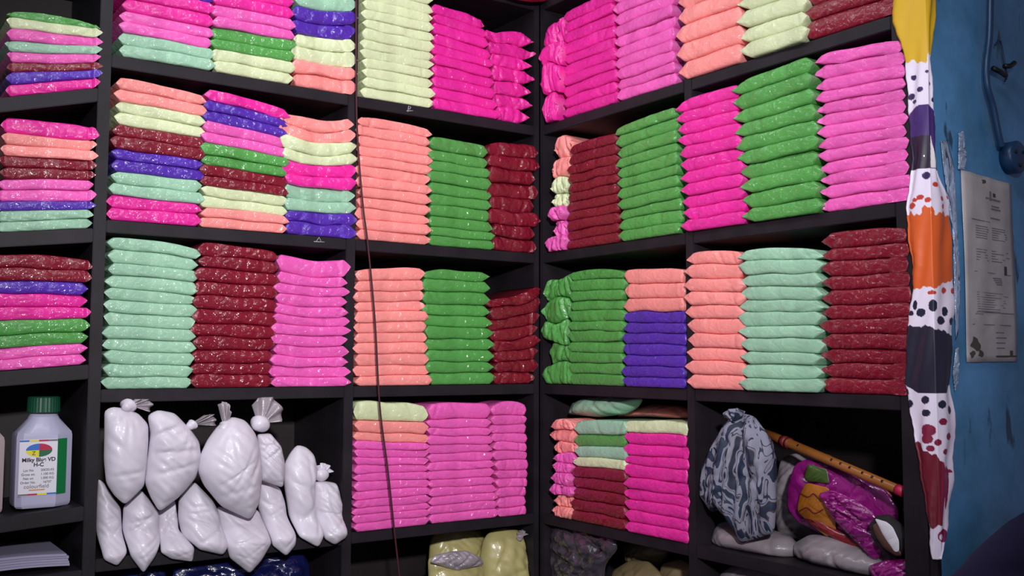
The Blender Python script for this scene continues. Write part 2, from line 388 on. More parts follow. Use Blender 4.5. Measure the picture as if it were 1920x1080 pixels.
# second bay from left
stack('L', SL, 0, Ls, [(-1.1279,0.8899),(-0.9342,0.8887)], [(-1.1322,0.6592),(-0.9323,0.6603)], ['salmon','violet','violet']+P2('magenta')+P2('pink')+P2('mint'), [1,1,1,1,1.2,1,1,1,1])
stack('L', SL, 0, Ms, [(-0.935,0.92),(-0.74,0.9265)], [(-0.9311,0.6605),(-0.7388,0.6608)], ['mint']+['magenta']*3+P2('pink')+P2('green')+P2('lime'))
stack('L', SL, 0, Rs, [(-0.7372,0.9232),(-0.5804,0.945)], [(-0.7348,0.6615),(-0.5745,0.6605)], P2('mint')+P2('violet')+P2('lime')+P2('salmon'), bend=.012, tr=.017, crumple=.2)
stack('L', SL, 1, Ls, [(-1.1353,0.6139),(-0.9492,0.6031)], [(-1.1455,0.2977),(-0.9513,0.3017)], P2('salmon')+P2('lime')+P2('maroon')+P2('violet')+P2('mint')+P2('magenta'))
stack('L', SL, 1, Ms, [(-0.9448,0.6211),(-0.7524,0.6004)], [(-0.9477,0.3008),(-0.7491,0.3013)], P1('magenta')+P2('violet')+P2('pink')+P2('green')+P2('maroon')+P2('lime')+P2('salmon'), [1.2]+[1]*12)
stack('L', SL, 1, Rs, [(-0.7657,0.5933),(-0.5751,0.6092)], [(-0.7424,0.3018),(-0.5689,0.3031)], P2('salmon')+P2('lime')+P2('magenta')+P2('mint')+P2('violet'), bend=.016, tr=.018, tl=.008, crumple=.25)
stack('L', SL, 2, Ls, [(-1.1404,0.2717),(-0.9549,0.2556)], [(-1.1475,-0.0585),(-0.9622,-0.0597)], ['mint']*12, [1.15]+[1]*11, tl=.014)
stack('L', SL, 2, Ms, [(-0.9516,0.2667),(-0.7668,0.2609)], [(-0.9599,-0.0597),(-0.7771,-0.0571)], ['maroon']*11, crumple=.15)
stack('L', SL, 2, Rs, [(-0.7641,0.2586),(-0.5897,0.2516)], [(-0.7732,-0.0572),(-0.5818,-0.0581)], ['pink']*12, [1.7]+[1]*11, bend=.012, tr=.017, crumple=.2)
# bay left of the corner
stack('L', LC, 0, Ls, [(-0.5543,0.9825),(-0.3571,1.0063)], [(-0.5495,0.6563),(-0.3505,0.6601)], ['lime']*13, tr=.015, flat=.3)
stack('L', LC, 0, Ms, [(-0.35,0.9444),(-0.1935,0.924)], [(-0.3472,0.6592),(-0.1413,0.6571)], ['magenta']*10)
stack('L', LC, 0, Cs, [(-0.1812,0.9146),(-0.0262,0.9175)], [(-0.1378,0.6576),(-0.0295,0.6548)], ['magenta']*7, crumple=.75, tr=.034, tl=.006, ext=.004)
stack('L', LC, 1, Ls, [(-0.5635,0.6123),(-0.358,0.6067)], [(-0.5588,0.3038),(-0.3581,0.3004)], ['salmon']*12, tr=.015)
stack('L', LC, 1, Ms, [(-0.3562,0.5886),(-0.1829,0.5824)], [(-0.3533,0.3008),(-0.1572,0.3027)], ['green']*10, [1.2,1,1,1.1,1,1,1,1,.8,.9])
stack('L', LC, 1, Rs, [(-0.1795,0.5989),(-0.0165,0.605)], [(-0.1537,0.3029),(-0.0161,0.3046)], ['maroon']*8, crumple=.7, ext=.003, tl=.006)
stack('L', LC, 2, Ls, [(-0.562,0.2282),(-0.3781,0.2425)], [(-0.559,-0.0583),(-0.3545,-0.0592)], ['salmon']*11, [1.2]+[1]*10)
stack('L', LC, 2, Ms, [(-0.3733,0.2401),(-0.1775,0.2395)], [(-0.3513,-0.0593),(-0.152,-0.0614)], ['green']*10, tr=.02)
stack('L', LC, 2, Rs, [(-0.1738,0.1737),(0.0006,0.2088)], [(-0.1451,-0.0615),(-0.0157,-0.0614)], ['maroon']*8, crumple=.6, tr=.018, bend=.008, ext=.004)
stack('L', LC, 3, Ls, [(-0.5586,-0.083),(-0.3587,-0.1094)], [(-0.5577,-0.4193),(-0.3509,-0.4136)], ['lime','salmon','salmon']+['pink']*11, [2.7,1.5,1.1]+[1]*11)
stack('L', LC, 3, Ms, [(-0.354,-0.1027),(-0.1705,-0.1121)], [(-0.3462,-0.414),(-0.1435,-0.4098)], ['pink']*13, [1.9]+[1]*12)
stack('L', LC, 3, Rs, [(-0.1655,-0.1051),(-0.0499,-0.1118)], [(-0.1383,-0.4102),(-0.0457,-0.4052)], ['pink']*12, [1.5]+[1]*11, tr=.004, ext=.002)
# bay right of the corner
stack('R', RC, 0, Cs, [(-0.0351,0.9345),(-0.1177,0.9505)], [(-0.0352,0.6596),(-0.1077,0.6588)], ['magenta']*4, [1,.8,1.3,.9], crumple=1.5, ext=.003, w0=-.014, wav=.003, tl=.012, tr=.01)
stack('R', RC, 0, Ls, [(-0.1224,0.9552),(-0.3183,0.9547)], [(-0.1171,0.6599),(-0.3306,0.6601)], ['magenta']*10)
stack('R', RC, 0, Rs, [(-0.3226,0.9703),(-0.5406,0.9676)], [(-0.3348,0.6606),(-0.5366,0.6575)], ['pink']*11, tl=.015, tr=.006, ext=.004)
stack('R', RC, 1, Cs, [(-0.0548,0.6124),(-0.131,0.6088)], [(-0.045,0.2973),(-0.121,0.2965)], ['salmon']*2+P2('lime')+['pink']*3, [1.5,1.5,1,.9,1.2,1.1,1.1], crumple=1.4, wav=.002, ext=.004, w0=-.006, tl=.012)
stack('R', RC, 1, Ls, [(-0.1356,0.5831),(-0.3259,0.5825)], [(-0.128,0.2958),(-0.3381,0.2974)], ['maroon']*11, [1.2]+[1]*10)
stack('R', RC, 1, Rs, [(-0.3322,0.5964),(-0.5395,0.6066)], [(-0.3441,0.2968),(-0.5532,0.2995)], ['green']*11, tl=.015, tr=.007, ext=.005)
stack('R', RC, 2, Cs, [(-0.0401,0.224),(-0.1439,0.2344)], [(-0.0353,-0.0638),(-0.134,-0.0618)], ['green']*5, crumple=1.4, wav=.003, ext=.005, w0=-.008, tl=.014)
stack('R', RC, 2, Ls, [(-0.1462,0.2428),(-0.3537,0.233)], [(-0.1409,-0.0616),(-0.3453,-0.0614)], ['green']*11)
stack('R', RC, 2, Rs, [(-0.3597,0.2326),(-0.5609,0.2188)], [(-0.3513,-0.0613),(-0.5656,-0.0627)], ['salmon']*3+['violet']*7, [1.45,1.45,1.3]+[1]*7, tl=.014, tr=.006, ext=.004)
stack('R', RC, 3, Cs, [(-0.0593,-0.1553),(-0.1564,-0.1507)], [(-0.0686,-0.419),(-0.1377,-0.4143)], P2('salmon')+['salmon']+['pink']*4+P2('salmon'), crumple=.9, ext=.006, w0=-.006, tl=.018)
stack('R', RC, 3, Ls, [(-0.1654,-0.1544),(-0.3546,-0.1411)], [(-0.1444,-0.4148),(-0.3542,-0.4187)], ['mint','green','mint','lime']+['maroon']*5, [1.35,1.1,1.1,.8]+[1]*5, tl=.016, tr=.008)
stack('R', RC, 3, Rs, [(-0.3546,-0.1411),(-0.568,-0.1357)], [(-0.3601,-0.4179),(-0.5726,-0.4158)], ['lime']+['magenta']*9, [1.15]+[1]*9, tl=.016, tr=.004, ext=.004)
# rightmost bay
stack('R', RM, 0, Ls, [(-0.5657,0.9591),(-0.7491,0.9463)], [(-0.5669,0.6595),(-0.7532,0.6608)], P1('salmon')+['violet']+['salmon']*5, tl=.02, ext=.008, w0=-.010)
stack('R', RM, 0, Ms, [(-0.754,0.874),(-0.9283,0.86)], [(-0.7578,0.6597),(-0.9237,0.6601)], ['lime']*6, tl=.03, tr=.02, ext=.011, w0=-.013)
stack('R', RM, 0, Rs, [(-0.9396,0.8788),(-1.1291,0.864)], [(-0.9278,0.6602),(-1.1278,0.6558)], ['maroon']*6, tl=.02, ext=.009, w0=-.004)
stack('R', RM, 1, Ls, [(-0.5575,0.6156),(-0.7337,0.6114)], [(-0.581,0.2991),(-0.7586,0.2993)], ['magenta']*11, tl=.022, tr=.014, ext=.009, w0=-.010)
stack('R', RM, 1, Ms, [(-0.74,0.6184),(-0.939,0.626)], [(-0.7632,0.2988),(-0.9524,0.2973)], ['green']*10, [1.1]+[1]*9, tl=.026, tr=.014, ext=.009, w0=-.012, crumple=.1)
stack('R', RM, 1, Rs, [(-0.9497,0.6266),(-1.1424,0.6086)], [(-0.9589,0.2976),(-1.1512,0.2995)], ['pink']*13, [1.15]+[1]*12, tl=.02, tr=.008, ext=.005)
stack('R', RM, 2, Ls, [(-0.5821,0.2543),(-0.7424,0.2425)], [(-0.5878,-0.0609),(-0.7488,-0.064)], ['salmon']*10, tl=.02, tr=.018, ext=.009, w0=-.010)
stack('R', RM, 2, Ms, [(-0.7485,0.2466),(-0.9508,0.2315)], [(-0.7533,-0.0639),(-0.945,-0.0642)], ['mint']*11, tl=.022, tr=.02, ext=.010, w0=-.012)
stack('R', RM, 2, Rs, [(-0.9593,0.2608),(-1.1411,0.2548)], [(-0.9527,-0.064),(-1.1406,-0.0645)], ['maroon']*11, [1.2]+[1]*10, tl=.024, tr=.004, ext=.007)
# far left bay, boards tilt up towards the post
def fz(i, u): zl, zr = FZ[i]; return zl+(zr-zl)/.18*(u+1.36)+.001
def fstack(row, i, tops, bots, cols, w, **k):
    b = [(q[0], fz(i, q[0])) for q in bots]
    stack('L', FL, row, 'only stack', tops, b, cols, w, free=True, w0=.004, fromtop=True, **k)
fstack(0, 0, [(-1.3543,0.7208),(-1.1781,0.7235)], [(-1.3497,0.5348),(-1.1769,0.5802)], ['green','lime','pink','mint','pink','maroon','violet','magenta'], [.7,1,1,1,.9,.8,1,1.1], jit=.001)
fstack(1, 1, [(-1.3503,0.4972),(-1.1798,0.4999)], [(-1.361,0.255),(-1.1815,0.2777)], ['magenta','salmon','salmon','maroon','maroon','pink','pink','violet','mint','mint'], [1.7,1.1,1.1]+[1]*7)
fstack(2, 2, [(-1.3635,0.2171),(-1.1838,0.2174)], [(-1.3644,-0.0229),(-1.184,-0.0091)], ['maroon','maroon','violet','magenta','magenta','green','green','pink','pink'], [1.1,.9,1.05,1.1,1,1.1,1,.9,.9])

# ------------------------------------------------------------------ limp bags: an outline filled out front and back
def resample(pts, n):
    P = np.array(pts+[pts[0]], float); d = np.r_[0, np.cumsum(np.hypot(*np.diff(P, axis=0).T))]
    s = np.linspace(0, d[-1], n, endpoint=False)
    return np.stack([np.interp(s, d, P[:, 0]), np.interp(s, d, P[:, 1])], 1)
def puff(name, run, pts, wc, df, db, mat, parent=None, n=72, K=26, amp=.0025, creases=8, ctr=None, clampz=None, fold=None, power=2.6, sm=1, wtilt=0.0, ang=.55, lim=None, pleat=None):
    O = resample(pts, n)
    for _ in range(sm): O = .25*np.roll(O, 1, 0)+.5*O+.25*np.roll(O, -1, 0)
    c = np.array(ctr) if ctr is not None else O.mean(0)
    OS = O.copy()
    for _ in range(60): OS = .25*np.roll(OS, 1, 0)+.5*OS+.25*np.roll(OS, -1, 0)
    size = float(np.ptp(O, axis=0).max()); vs = []; fs = []
    w1, w2 = waves(nr, 5, .5, 2.0), waves(nr, 6, 2.5, 7.0)
    cs = [(nr.normal(1.57, ang), nr.uniform(-.9, .9)*size*.5, nr.uniform(.012, .03)*size, nr.uniform(.4, 1.2)) for _ in range(creases)]
    def layer(sign, depth):
        idx = []
        for k in range(K):
            r = 1 - (k/(K-1))**1.5 if K > 1 else 0
            r = max(r, 0)
            prof = (1-r**power)**.62
            if r == 0: q = c[None, :].copy()
            else: q = c+((OS-c)*(1-r**1.3)+(O-c)*r**1.3)*r
            a, b = (q[:, 0]-c[0])/size*10, (q[:, 1]-c[1])/size*10
            d = depth*prof + (amp*wv(w1, a, b) + amp*.5*wv(w2, a, b))*min(1, (1-r)*5)
            for th, off, sg, dp in cs:
                t = (q[:, 0]-c[0])*math.cos(th)+(q[:, 1]-c[1])*math.sin(th)-off + .1*size*np.sin(3*((q[:, 0]-c[0])*-math.sin(th)+(q[:, 1]-c[1])*math.cos(th))/size)
                d = d - amp*1.3*dp*np.exp(-(t/sg)**2)*min(1, (1-r)*5)
            if fold is not None: d = d + fold(q[:, 0]-c[0], q[:, 1]-c[1])*min(1, (1-r)*4)
            if pleat is not None:
                du, dz = q[:, 0]-pleat[0], q[:, 1]-pleat[1]
                d = d + .0032*np.sin(15*np.arctan2(du, -dz)+1.5*np.sin(4*np.arctan2(du, -dz)))*np.exp(-np.hypot(du, dz)/.038)*min(1, (1-r)*6)
            w = wc + sign*d + wtilt*(q[:, 1]-c[1])
            if clampz is not None:
                m_ = np.clip((clampz+.055-q[:, 1])/.055, 0, 1); m_ = m_*m_*(3-2*m_)
                full = -.005-db*.35
                if sign > 0: w = w*(1-m_) + np.minimum(w, full+d*.3)*m_
                else: w = w*(1-m_) + np.minimum(w, full-.002-d*.75)*m_
            if lim: q = np.stack([np.clip(q[:, 0], lim[0], lim[1]), np.clip(q[:, 1], lim[2], lim[3] if len(lim) > 3 else 9)], 1)
            st = len(vs)
            for j in range(len(q)): vs.append(W3(run, q[j, 0], w[j], q[j, 1]))
            idx.append((st, len(q)))
        return idx
    A = layer(-1, df)
    def zip_(A, flip):
        for k in range(len(A)-1):
            s0, n0 = A[k]; s1, n1 = A[k+1]
            for j in range(n0):
                j2 = (j+1) % n0
                f = (s0+j, s0+j2, s1+j2, s1+j) if n1 > 1 else (s0+j, s0+j2, s1)
                fs.append(f[::-1] if flip else f)
    zip_(A, False); B = layer(1, db)
    zip_(B, True)
    s0, s1 = A[0][0], B[0][0]
    for j in range(n): fs.append((s0+j, s1+j, s1+(j+1) % n, s0+(j+1) % n))
    o = link(name, vs, fs, mat, parent)
    bm = bmesh.new(); bm.from_mesh(o.data); bmesh.ops.remove_doubles(bm, verts=bm.verts, dist=.0004); bmesh.ops.recalc_face_normals(bm, faces=bm.faces)
    bm.to_mesh(o.data); bm.free(); o.data.polygons.foreach_set('use_smooth', [True]*len(o.data.polygons))
    return o
def ball(name, run, u, w, z, r, mat, parent, sq=(1, 1, 1), amp=.12):
    r *= 1.12; amp *= 1.3
    bm = bmesh.new(); bmesh.ops.create_icosphere(bm, subdivisions=3, radius=1)
    ws = waves(nr, 5, 1.5, 4)
    for v in bm.verts:
        k = 1+amp*float(wv(ws, v.co.x*1.5+v.co.z, v.co.y*1.3))
        x, y, zz = v.co*k
        v.co = W3(run, u+x*r*sq[0], w+y*r*sq[1], z+zz*r*sq[2])
    bmesh.ops.recalc_face_normals(bm, faces=bm.faces)
    for f in bm.faces: f.smooth = True
    me = bpy.data.meshes.new(name); bm.to_mesh(me); bm.free(); me.materials.append(mat)
    o = bpy.data.objects.new(name, me); C.objects.link(o); o.parent = parent; return o
def frill(name, run, base, tip_pts, w, mat, parent, ply=11, amp=.006):
    """gathered film that fans out from a knot at base to the line tip_pts, rippled, with thickness"""
    (bu, bz) = base; T_ = resample_open(tip_pts, 26); vs = []; fs = []; nrw = 9
    for side in (0, 1):
        for i in range(nrw):
            s = i/(nrw-1)
            for j in range(26):
                t = j/25
                rip = math.sin(t*ply*2+s*2)*amp*(.25+s) + .3*amp*math.sin(t*31+s*5)
                q = np.array([bu, bz])*(1-s)+T_[j]*s + np.array([(t-.5)*.008*(1-s), 0])
                vs.append(W3(run, q[0], w+rip+side*.0016, q[1]))
    n0 = nrw*26
    for i in range(nrw-1):
        for j in range(25):
            a = i*26+j; fs.append((a, a+1, a+27, a+26)); fs.append((n0+a, n0+a+26, n0+a+27, n0+a+1))
    rim = [i for i in range(26)]+[i*26+25 for i in range(1, nrw)]+[(nrw-1)*26+j for j in range(24, -1, -1)]+[i*26 for i in range(nrw-2, 0, -1)]
    for a, b in zip(rim, rim[1:]+rim[:1]): fs.append((a, n0+a, n0+b, b))
    o = link(name, vs, fs, mat, parent)
    bm = bmesh.new(); bm.from_mesh(o.data); bmesh.ops.recalc_face_normals(bm, faces=bm.faces); bm.to_mesh(o.data); bm.free()
    return o
def resample_open(pts, n):
    P = np.array(pts, float); d = np.r_[0, np.cumsum(np.hypot(*np.diff(P, axis=0).T))]; s = np.linspace(0, d[-1], n)
    return np.stack([np.interp(s, d, P[:, 0]), np.interp(s, d, P[:, 1])], 1)
GW = 'knotted white powder bags in the second bay'
ZB = -.413
def wbag(label, pts, wc, df, db, knot=None, kr=.012, fr=None, frw=0, creases=7, amp=.0022, fm=None, tilt=0.0):
    r = empty('powder_bag'); tag(r, label, 'bag', GW)
    puff('bag_body', 'L', pts, wc, df, db, M_white, r, clampz=ZB, lim=(-1.149, -.5915, -9), pleat=knot, creases=creases, amp=amp, sm=1, wtilt=tilt)
    if knot: ball('knot', 'L', knot[0], wc-.005, knot[1], kr, M_white, r, sq=(1.1, .9, .95), amp=.16)
    if fr: frill('gathered_neck', 'L', knot, fr, wc-.004+frw, fm or M_film, r)
    return r
# lower layer, standing on the board
wbag('slim white powder bag standing at far left of the lower row', [(-1.1435,-0.2498),(-1.1325,-0.2584),(-1.1143,-0.2887),(-1.0961,-0.3148),(-1.0927,-0.3556),(-1.0902,-0.4029),(-1.1101,-0.4287),(-1.1385,-0.4123),(-1.1446,-0.3509),(-1.1452,-0.2965)], .028, .030, .03)
wbag('white powder bag with long pointed tail, second from left in lower row', [(-1.0929,-0.3117),(-1.0725,-0.2907),(-1.0573,-0.2781),(-1.0387,-0.3012),(-1.0186,-0.3291),(-1.0182,-0.3852),(-1.0353,-0.4199),(-1.0568,-0.4492),(-1.0844,-0.4113),(-1.0938,-0.3555)], .018, .034, .03)
wbag('small white bag wedged low between two pointed bags, blunt square bottom', [(-1.0175,-0.3292),(-0.9813,-0.3055),(-0.9743,-0.3478),(-0.9749,-0.3697),(-0.9494,-0.407),(-0.9533,-0.4367),(-0.9988,-0.4261),(-1.022,-0.4099),(-1.0182,-0.3852)], .030, .026, .03)
wbag('broad smooth white powder bag in the middle of lower row', [(-0.9766,-0.3058),(-0.9586,-0.278),(-0.9423,-0.2685),(-0.9016,-0.3115),(-0.885,-0.3436),(-0.8806,-0.3748),(-0.8737,-0.4099),(-0.8854,-0.4299),(-0.9386,-0.4127),(-0.9699,-0.3818),(-0.9768,-0.3441)], .016, .040, .03)
wbag('crumpled white powder bag under the largest one, pointed bottom corner', [(-0.8879,-0.328),(-0.8483,-0.3371),(-0.8107,-0.3341),(-0.7901,-0.3454),(-0.7806,-0.3706),(-0.7745,-0.4161),(-0.798,-0.4523),(-0.8239,-0.477),(-0.8706,-0.4374),(-0.8773,-0.4119),(-0.8843,-0.3757)], .024, .040, .03)
wbag('tall white bag under the small knotted one, pointed at bottom', [(-0.7902,-0.2809),(-0.7737,-0.2734),(-0.7367,-0.298),(-0.7255,-0.3285),(-0.7135,-0.3987),(-0.7156,-0.4256),(-0.7375,-0.4479),(-0.7718,-0.42),(-0.7794,-0.3682),(-0.7932,-0.3233)], .030, .032, .03)
wbag('white bag with grey empty top, second from right in the row', [(-0.7286,-0.2416),(-0.7158,-0.2174),(-0.6988,-0.1982),(-0.6757,-0.2043),(-0.6549,-0.2229),(-0.646,-0.2588),(-0.6538,-0.2836),(-0.6529,-0.334),(-0.646,-0.4099),(-0.6592,-0.4362),(-0.7081,-0.4066),(-0.7202,-0.3289),(-0.7292,-0.2788)], .024, .036, .04)
wbag('squat white bag with twisted knot on top, rightmost of all', [(-0.6523,-0.2888),(-0.6262,-0.2879),(-0.5953,-0.2951),(-0.5835,-0.3265),(-0.5773,-0.3628),(-0.5862,-0.4181),(-0.6181,-0.434),(-0.6445,-0.4176),(-0.6554,-0.3464)], .026, .040, .04,
     knot=[(-0.6347,-0.2722)][0], kr=.014, fr=[(-0.6489,-0.2511),(-0.6325,-0.2444),(-0.6157,-0.2504),(-0.607,-0.2662)], fm=M_white)
# upper layer, resting on the lower row
wbag('tall white powder bag at upper left, knotted top against the post', [(-1.1486,-0.1046),(-1.1339,-0.0961),(-1.1047,-0.1012),(-1.0792,-0.112),(-1.0587,-0.1352),(-1.0576,-0.1726),(-1.0597,-0.2154),(-1.0638,-0.2668),(-1.102,-0.3019),(-1.1241,-0.2803),(-1.1408,-0.2539),(-1.1466,-0.204),(-1.1471,-0.1511)], -.028, .034, .030,
     knot=[(-1.1016,-0.0946)][0], kr=.013, fr=[(-1.0867,-0.0814),(-1.0602,-0.0819),(-1.0509,-0.0934),(-1.0594,-0.1091)])
wbag('white powder bag with creased upper half, second from left on top', [(-1.0614,-0.1159),(-1.0405,-0.1051),(-1.0041,-0.1129),(-0.9696,-0.1486),(-0.949,-0.1773),(-0.9446,-0.2123),(-0.9552,-0.2557),(-0.9912,-0.2945),(-1.0311,-0.322),(-1.0498,-0.2902),(-1.0629,-0.259),(-1.0597,-0.2154),(-1.0537,-0.1547)], -.030, .042, .030,
     knot=[(-0.9676,-0.1394)][0], kr=.010, fr=[(-0.9399,-0.1193),(-0.9209,-0.1175),(-0.9133,-0.1342),(-0.9179,-0.1422)], creases=12, amp=.0026)
wbag('largest white powder bag, in the middle, twisted neck pointing up', [(-0.9338,-0.1733),(-0.9119,-0.1436),(-0.8797,-0.1234),(-0.8488,-0.1326),(-0.8245,-0.1634),(-0.8135,-0.2035),(-0.8073,-0.2603),(-0.8123,-0.3173),(-0.8326,-0.3549),(-0.8992,-0.32),(-0.9396,-0.2706),(-0.9533,-0.2396),(-0.9472,-0.2029)], -.036, .050, .034,
     knot=[(-0.8938,-0.1466)][0], kr=.013, fr=[(-0.9119,-0.0965),(-0.9024,-0.0896),(-0.8877,-0.0947),(-0.8848,-0.1137)], creases=9, amp=.0022)
wbag('small white powder bag hanging under a round ball knot', [(-0.8143,-0.1662),(-0.7839,-0.165),(-0.7576,-0.1952),(-0.7476,-0.2396),(-0.7518,-0.2904),(-0.8045,-0.27),(-0.8106,-0.2217)], -.022, .030, .030,
     knot=[(-0.8098,-0.1423)][0], kr=.0185, fr=[(-0.8284,-0.1007),(-0.8187,-0.0841),(-0.7806,-0.0823),(-0.7541,-0.1122),(-0.7613,-0.139)])

# ------------------------------------------------------------------ bottles in the far left bay
def bottle(uc, wc, zb, s, mat, label, lab=False, rot=0.0):
    r = tag(empty('chemical_bottle'), label, 'bottle')
    sec = [(-.5, -.36), (-.40, -.5), (.20, -.5), (.5, -.22), (.5, .36), (.36, .5), (-.36, .5), (-.5, .36)]
    prof = [(0, .92), (.004, .98), (.010, 1.0), (.150, 1.0), (.158, .97), (.186, .62), (.196, .52), (.2, .46), (.214, .46)]
    vs = []; fs = []
    sub = 4
    for (z, k) in prof:
        ring = []
        for i in range(8):
            a, b = sec[i], sec[(i+1) % 8]
            for j in range(sub):
                t = j/sub; ring.append((a[0]+(b[0]-a[0])*t, a[1]+(b[1]-a[1])*t))
        rr = np.array(ring)
        if k < .9:     # becomes round towards the neck
            ang = np.arctan2(rr[:, 1], rr[:, 0]); circ = np.stack([np.cos(ang), np.sin(ang)], 1)*.47; m = min(1, (0.95-k)/.35); rr = rr*(1-m)+circ*m
        for x, y in rr:
            x, y = x*math.cos(rot)-y*math.sin(rot), x*math.sin(rot)+y*math.cos(rot)
            vs.append((uc+x*k*.112*s, wc+y*k*.085*s, zb+z*s))
    m = 8*sub
    for i in range(len(prof)-1):
        for k in range(m): fs.append((i*m+k, i*m+(k+1) % m, (i+1)*m+(k+1) % m, (i+1)*m+k))
    fs.append(tuple(range(m))[::-1]); fs.append(tuple((len(prof)-1)*m+k for k in range(m)))
    b = link('bottle_body', vs, fs, mat, r, smooth=True)
    for p_ in b.data.polygons: p_.use_smooth = True
    me = b.data; bm = bmesh.new(); bm.from_mesh(me)
    for e in bm.edges:
        if e.calc_face_angle(0) > .5: e.smooth = False
    bm.to_mesh(me); bm.free()
    vs = []; fs = []; cseg = 60
    for i, (z, k) in enumerate(((.199, .031), (.201, .0325), (.231, .0315), (.2335, .0300), (.2335, .0))):
        for j in range(cseg):
            a = 2*math.pi*j/cseg; rr = k*(1+(.025 if j % 2 and i in (1, 2) else 0)); vs.append((uc+rr*s*math.cos(a), wc+rr*s*math.sin(a), zb+z*s))
    for i in range(4):
        for k in range(cseg): fs.append((i*cseg+k, i*cseg+(k+1) % cseg, (i+1)*cseg+(k+1) % cseg, (i+1)*cseg+k))
    fs.append(tuple(range(cseg))[::-1])
    link('screw_cap', vs, fs, M_cap, r, smooth=False)
    return r
def text(body, size, loc, mat, parent, name='printed_text', vert=False, sx=1.0, bold=False):
    cu = bpy.data.curves.new(name, 'FONT'); cu.body = body; cu.size = size; cu.extrude = .0002; cu.align_x = 'CENTER'; cu.align_y = 'CENTER'
    cu.materials.append(mat)
    if bold: cu.offset = size*.03
    o = bpy.data.objects.new(name, cu); C.objects.link(o)
    me = bpy.data.meshes.new_from_object(o.evaluated_get(bpy.context.evaluated_depsgraph_get())); bpy.data.objects.remove(o)
    if not me.materials: me.materials.append(mat)
    o = bpy.data.objects.new(name, me); C.objects.link(o); o.location = loc; o.rotation_euler = (math.pi/2, -math.pi/2 if vert else 0, 0); o.scale = (sx, 1, 1); o.parent = parent
    return o
zb_ = -.3105
(bu0, _), (bu1, _) = [(-1.3094,-0.2414),(-1.1858,-0.2493)]
BS = .97; BUC = (bu0+bu1)/2; 
# board under the bottles is slightly tilted; each bottle stands on its high side
zb1 = fz(3, BUC+.045)+.0
bt = bottle(BUC, .070, zb1, BS, M_bottle, 'white plastic chemical bottle with green cap and printed label, whole in view')
bt2 = bottle(BUC-.128, .075, fz(3, BUC-.08), BS, M_bottle2, 'pinkish white bottle with green cap, cut off by the left picture edge')
yf = .070-.5*.085*BS
lw0, lw1 = BUC-.056*BS+.004, BUC+.112*.20*BS
lz0, lz1 = zb1+.026, zb1+.140
box('paper_label', (lw0, yf-.0010, lz0), (lw1, yf-.0002, lz1), M_label, bt, bev=0)
# green side strip on the chamfer
ch0 = (BUC+.112*.20*BS, yf-.0006); ch1 = (BUC+.112*.5*BS, .070-.22*.085*BS-.0006)
def onch(t): return (ch0[0]+(ch1[0]-ch0[0])*t+.0004, ch0[1]+(ch1[1]-ch0[1])*t-.0004)
a0, a1 = onch(0), onch(.62)
link('label_strip', [(a0[0], a0[1], lz0), (a1[0], a1[1], lz0), (a1[0], a1[1], lz1), (a0[0], a0[1], lz1), (a0[0]+.0005, a0[1]+.0006, lz0), (a1[0]+.0005, a1[1]+.0006, lz0), (a1[0]+.0005, a1[1]+.0006, lz1), (a0[0]+.0005, a0[1]+.0006, lz1)],
     [(0, 1, 2, 3), (7, 6, 5, 4), (0, 4, 5, 1), (3, 2, 6, 7), (0, 3, 7, 4), (1, 5, 6, 2)], M_lgreen, bt, smooth=False)
yl = yf-.0014; lc = (lw0+lw1)/2; lwid = lw1-lw0
for i, m_ in enumerate((M_blue, M_yellow, M_red, M_grey)):
    box('label_bar', (lw0+lwid*i/4, yl, lz1-.0042), (lw0+lwid*(i+1)/4, yf-.0011, lz1-.0008), m_, bt, bev=0)
for i, m_ in enumerate((M_grey, M_red, M_yellow, M_blue)):
    box('label_bar', (lw0+lwid*i/4, yl, lz0+.0008), (lw0+lwid*(i+1)/4, yf-.0011, lz0+.0042), m_, bt, bev=0)
def quad_disc(cx, cz, rx, rz, a0_, a1_, mat):
    vs = [(cx, yl, cz)]; k = 12
    for i in range(k+1):
        a = a0_+(a1_-a0_)*i/k; vs.append((cx+rx*math.cos(a), yl, cz+rz*math.sin(a)))
    nn = len(vs); vs += [(x, yl+.0003, z) for x, _, z in vs]
    fs = [tuple(range(nn)), tuple(range(nn, 2*nn))[::-1]] + [(i, (i+1) % nn, nn+(i+1) % nn, nn+i) for i in range(nn)]
    link('oval_emblem', vs, fs, mat, bt, smooth=False)
oz = lz1-.022
quad_disc(lc+.001, oz, .025, .0135, math.pi/2, math.pi, M_blue); quad_disc(lc+.001, oz, .025, .0135, 0, math.pi/2, M_red)
quad_disc(lc+.001, oz, .025, .0135, math.pi, 1.5*math.pi, M_yellow); quad_disc(lc+.001, oz, .025, .0135, 1.5*math.pi, 2*math.pi, M_dgreen)
text('Z', .011, (lc-.009, yl-.0004, oz-.006), M_ink, bt)
text('Milky Blue VD', .0110, (lc+.001, yl, oz-.0195), M_ink, bt, bold=True)
text('H-C', .0110, (lc+.001, yl, oz-.0295), M_ink, bt, bold=True)
for i, (a_, b_) in enumerate((('Lot No', '20032-03'), ('Gross wt.', '1.100 KG'), ('Net wt', '1.000 KG'), ('Order No.', '16737'))):
    text(a_, .0066, (lc-.018, yl, oz-.0405-i*.0082), M_ink, bt); text(b_, .0066, (lc+.018, yl, oz-.0405-i*.0082), M_ink, bt)
text('colourfield', .0110, (lc-.002, yl, lz0+.0185), M_grey, bt)
box('label_bar', (lc-.016, yl, lz0+.0105), (lc+.014, yl+.0004, lz0+.0125), M_orange, bt, bev=0)
sp = empty('paper_stack'); tag(sp, 'slanting pile of lilac white paper sheets on lowest left board', 'paper')
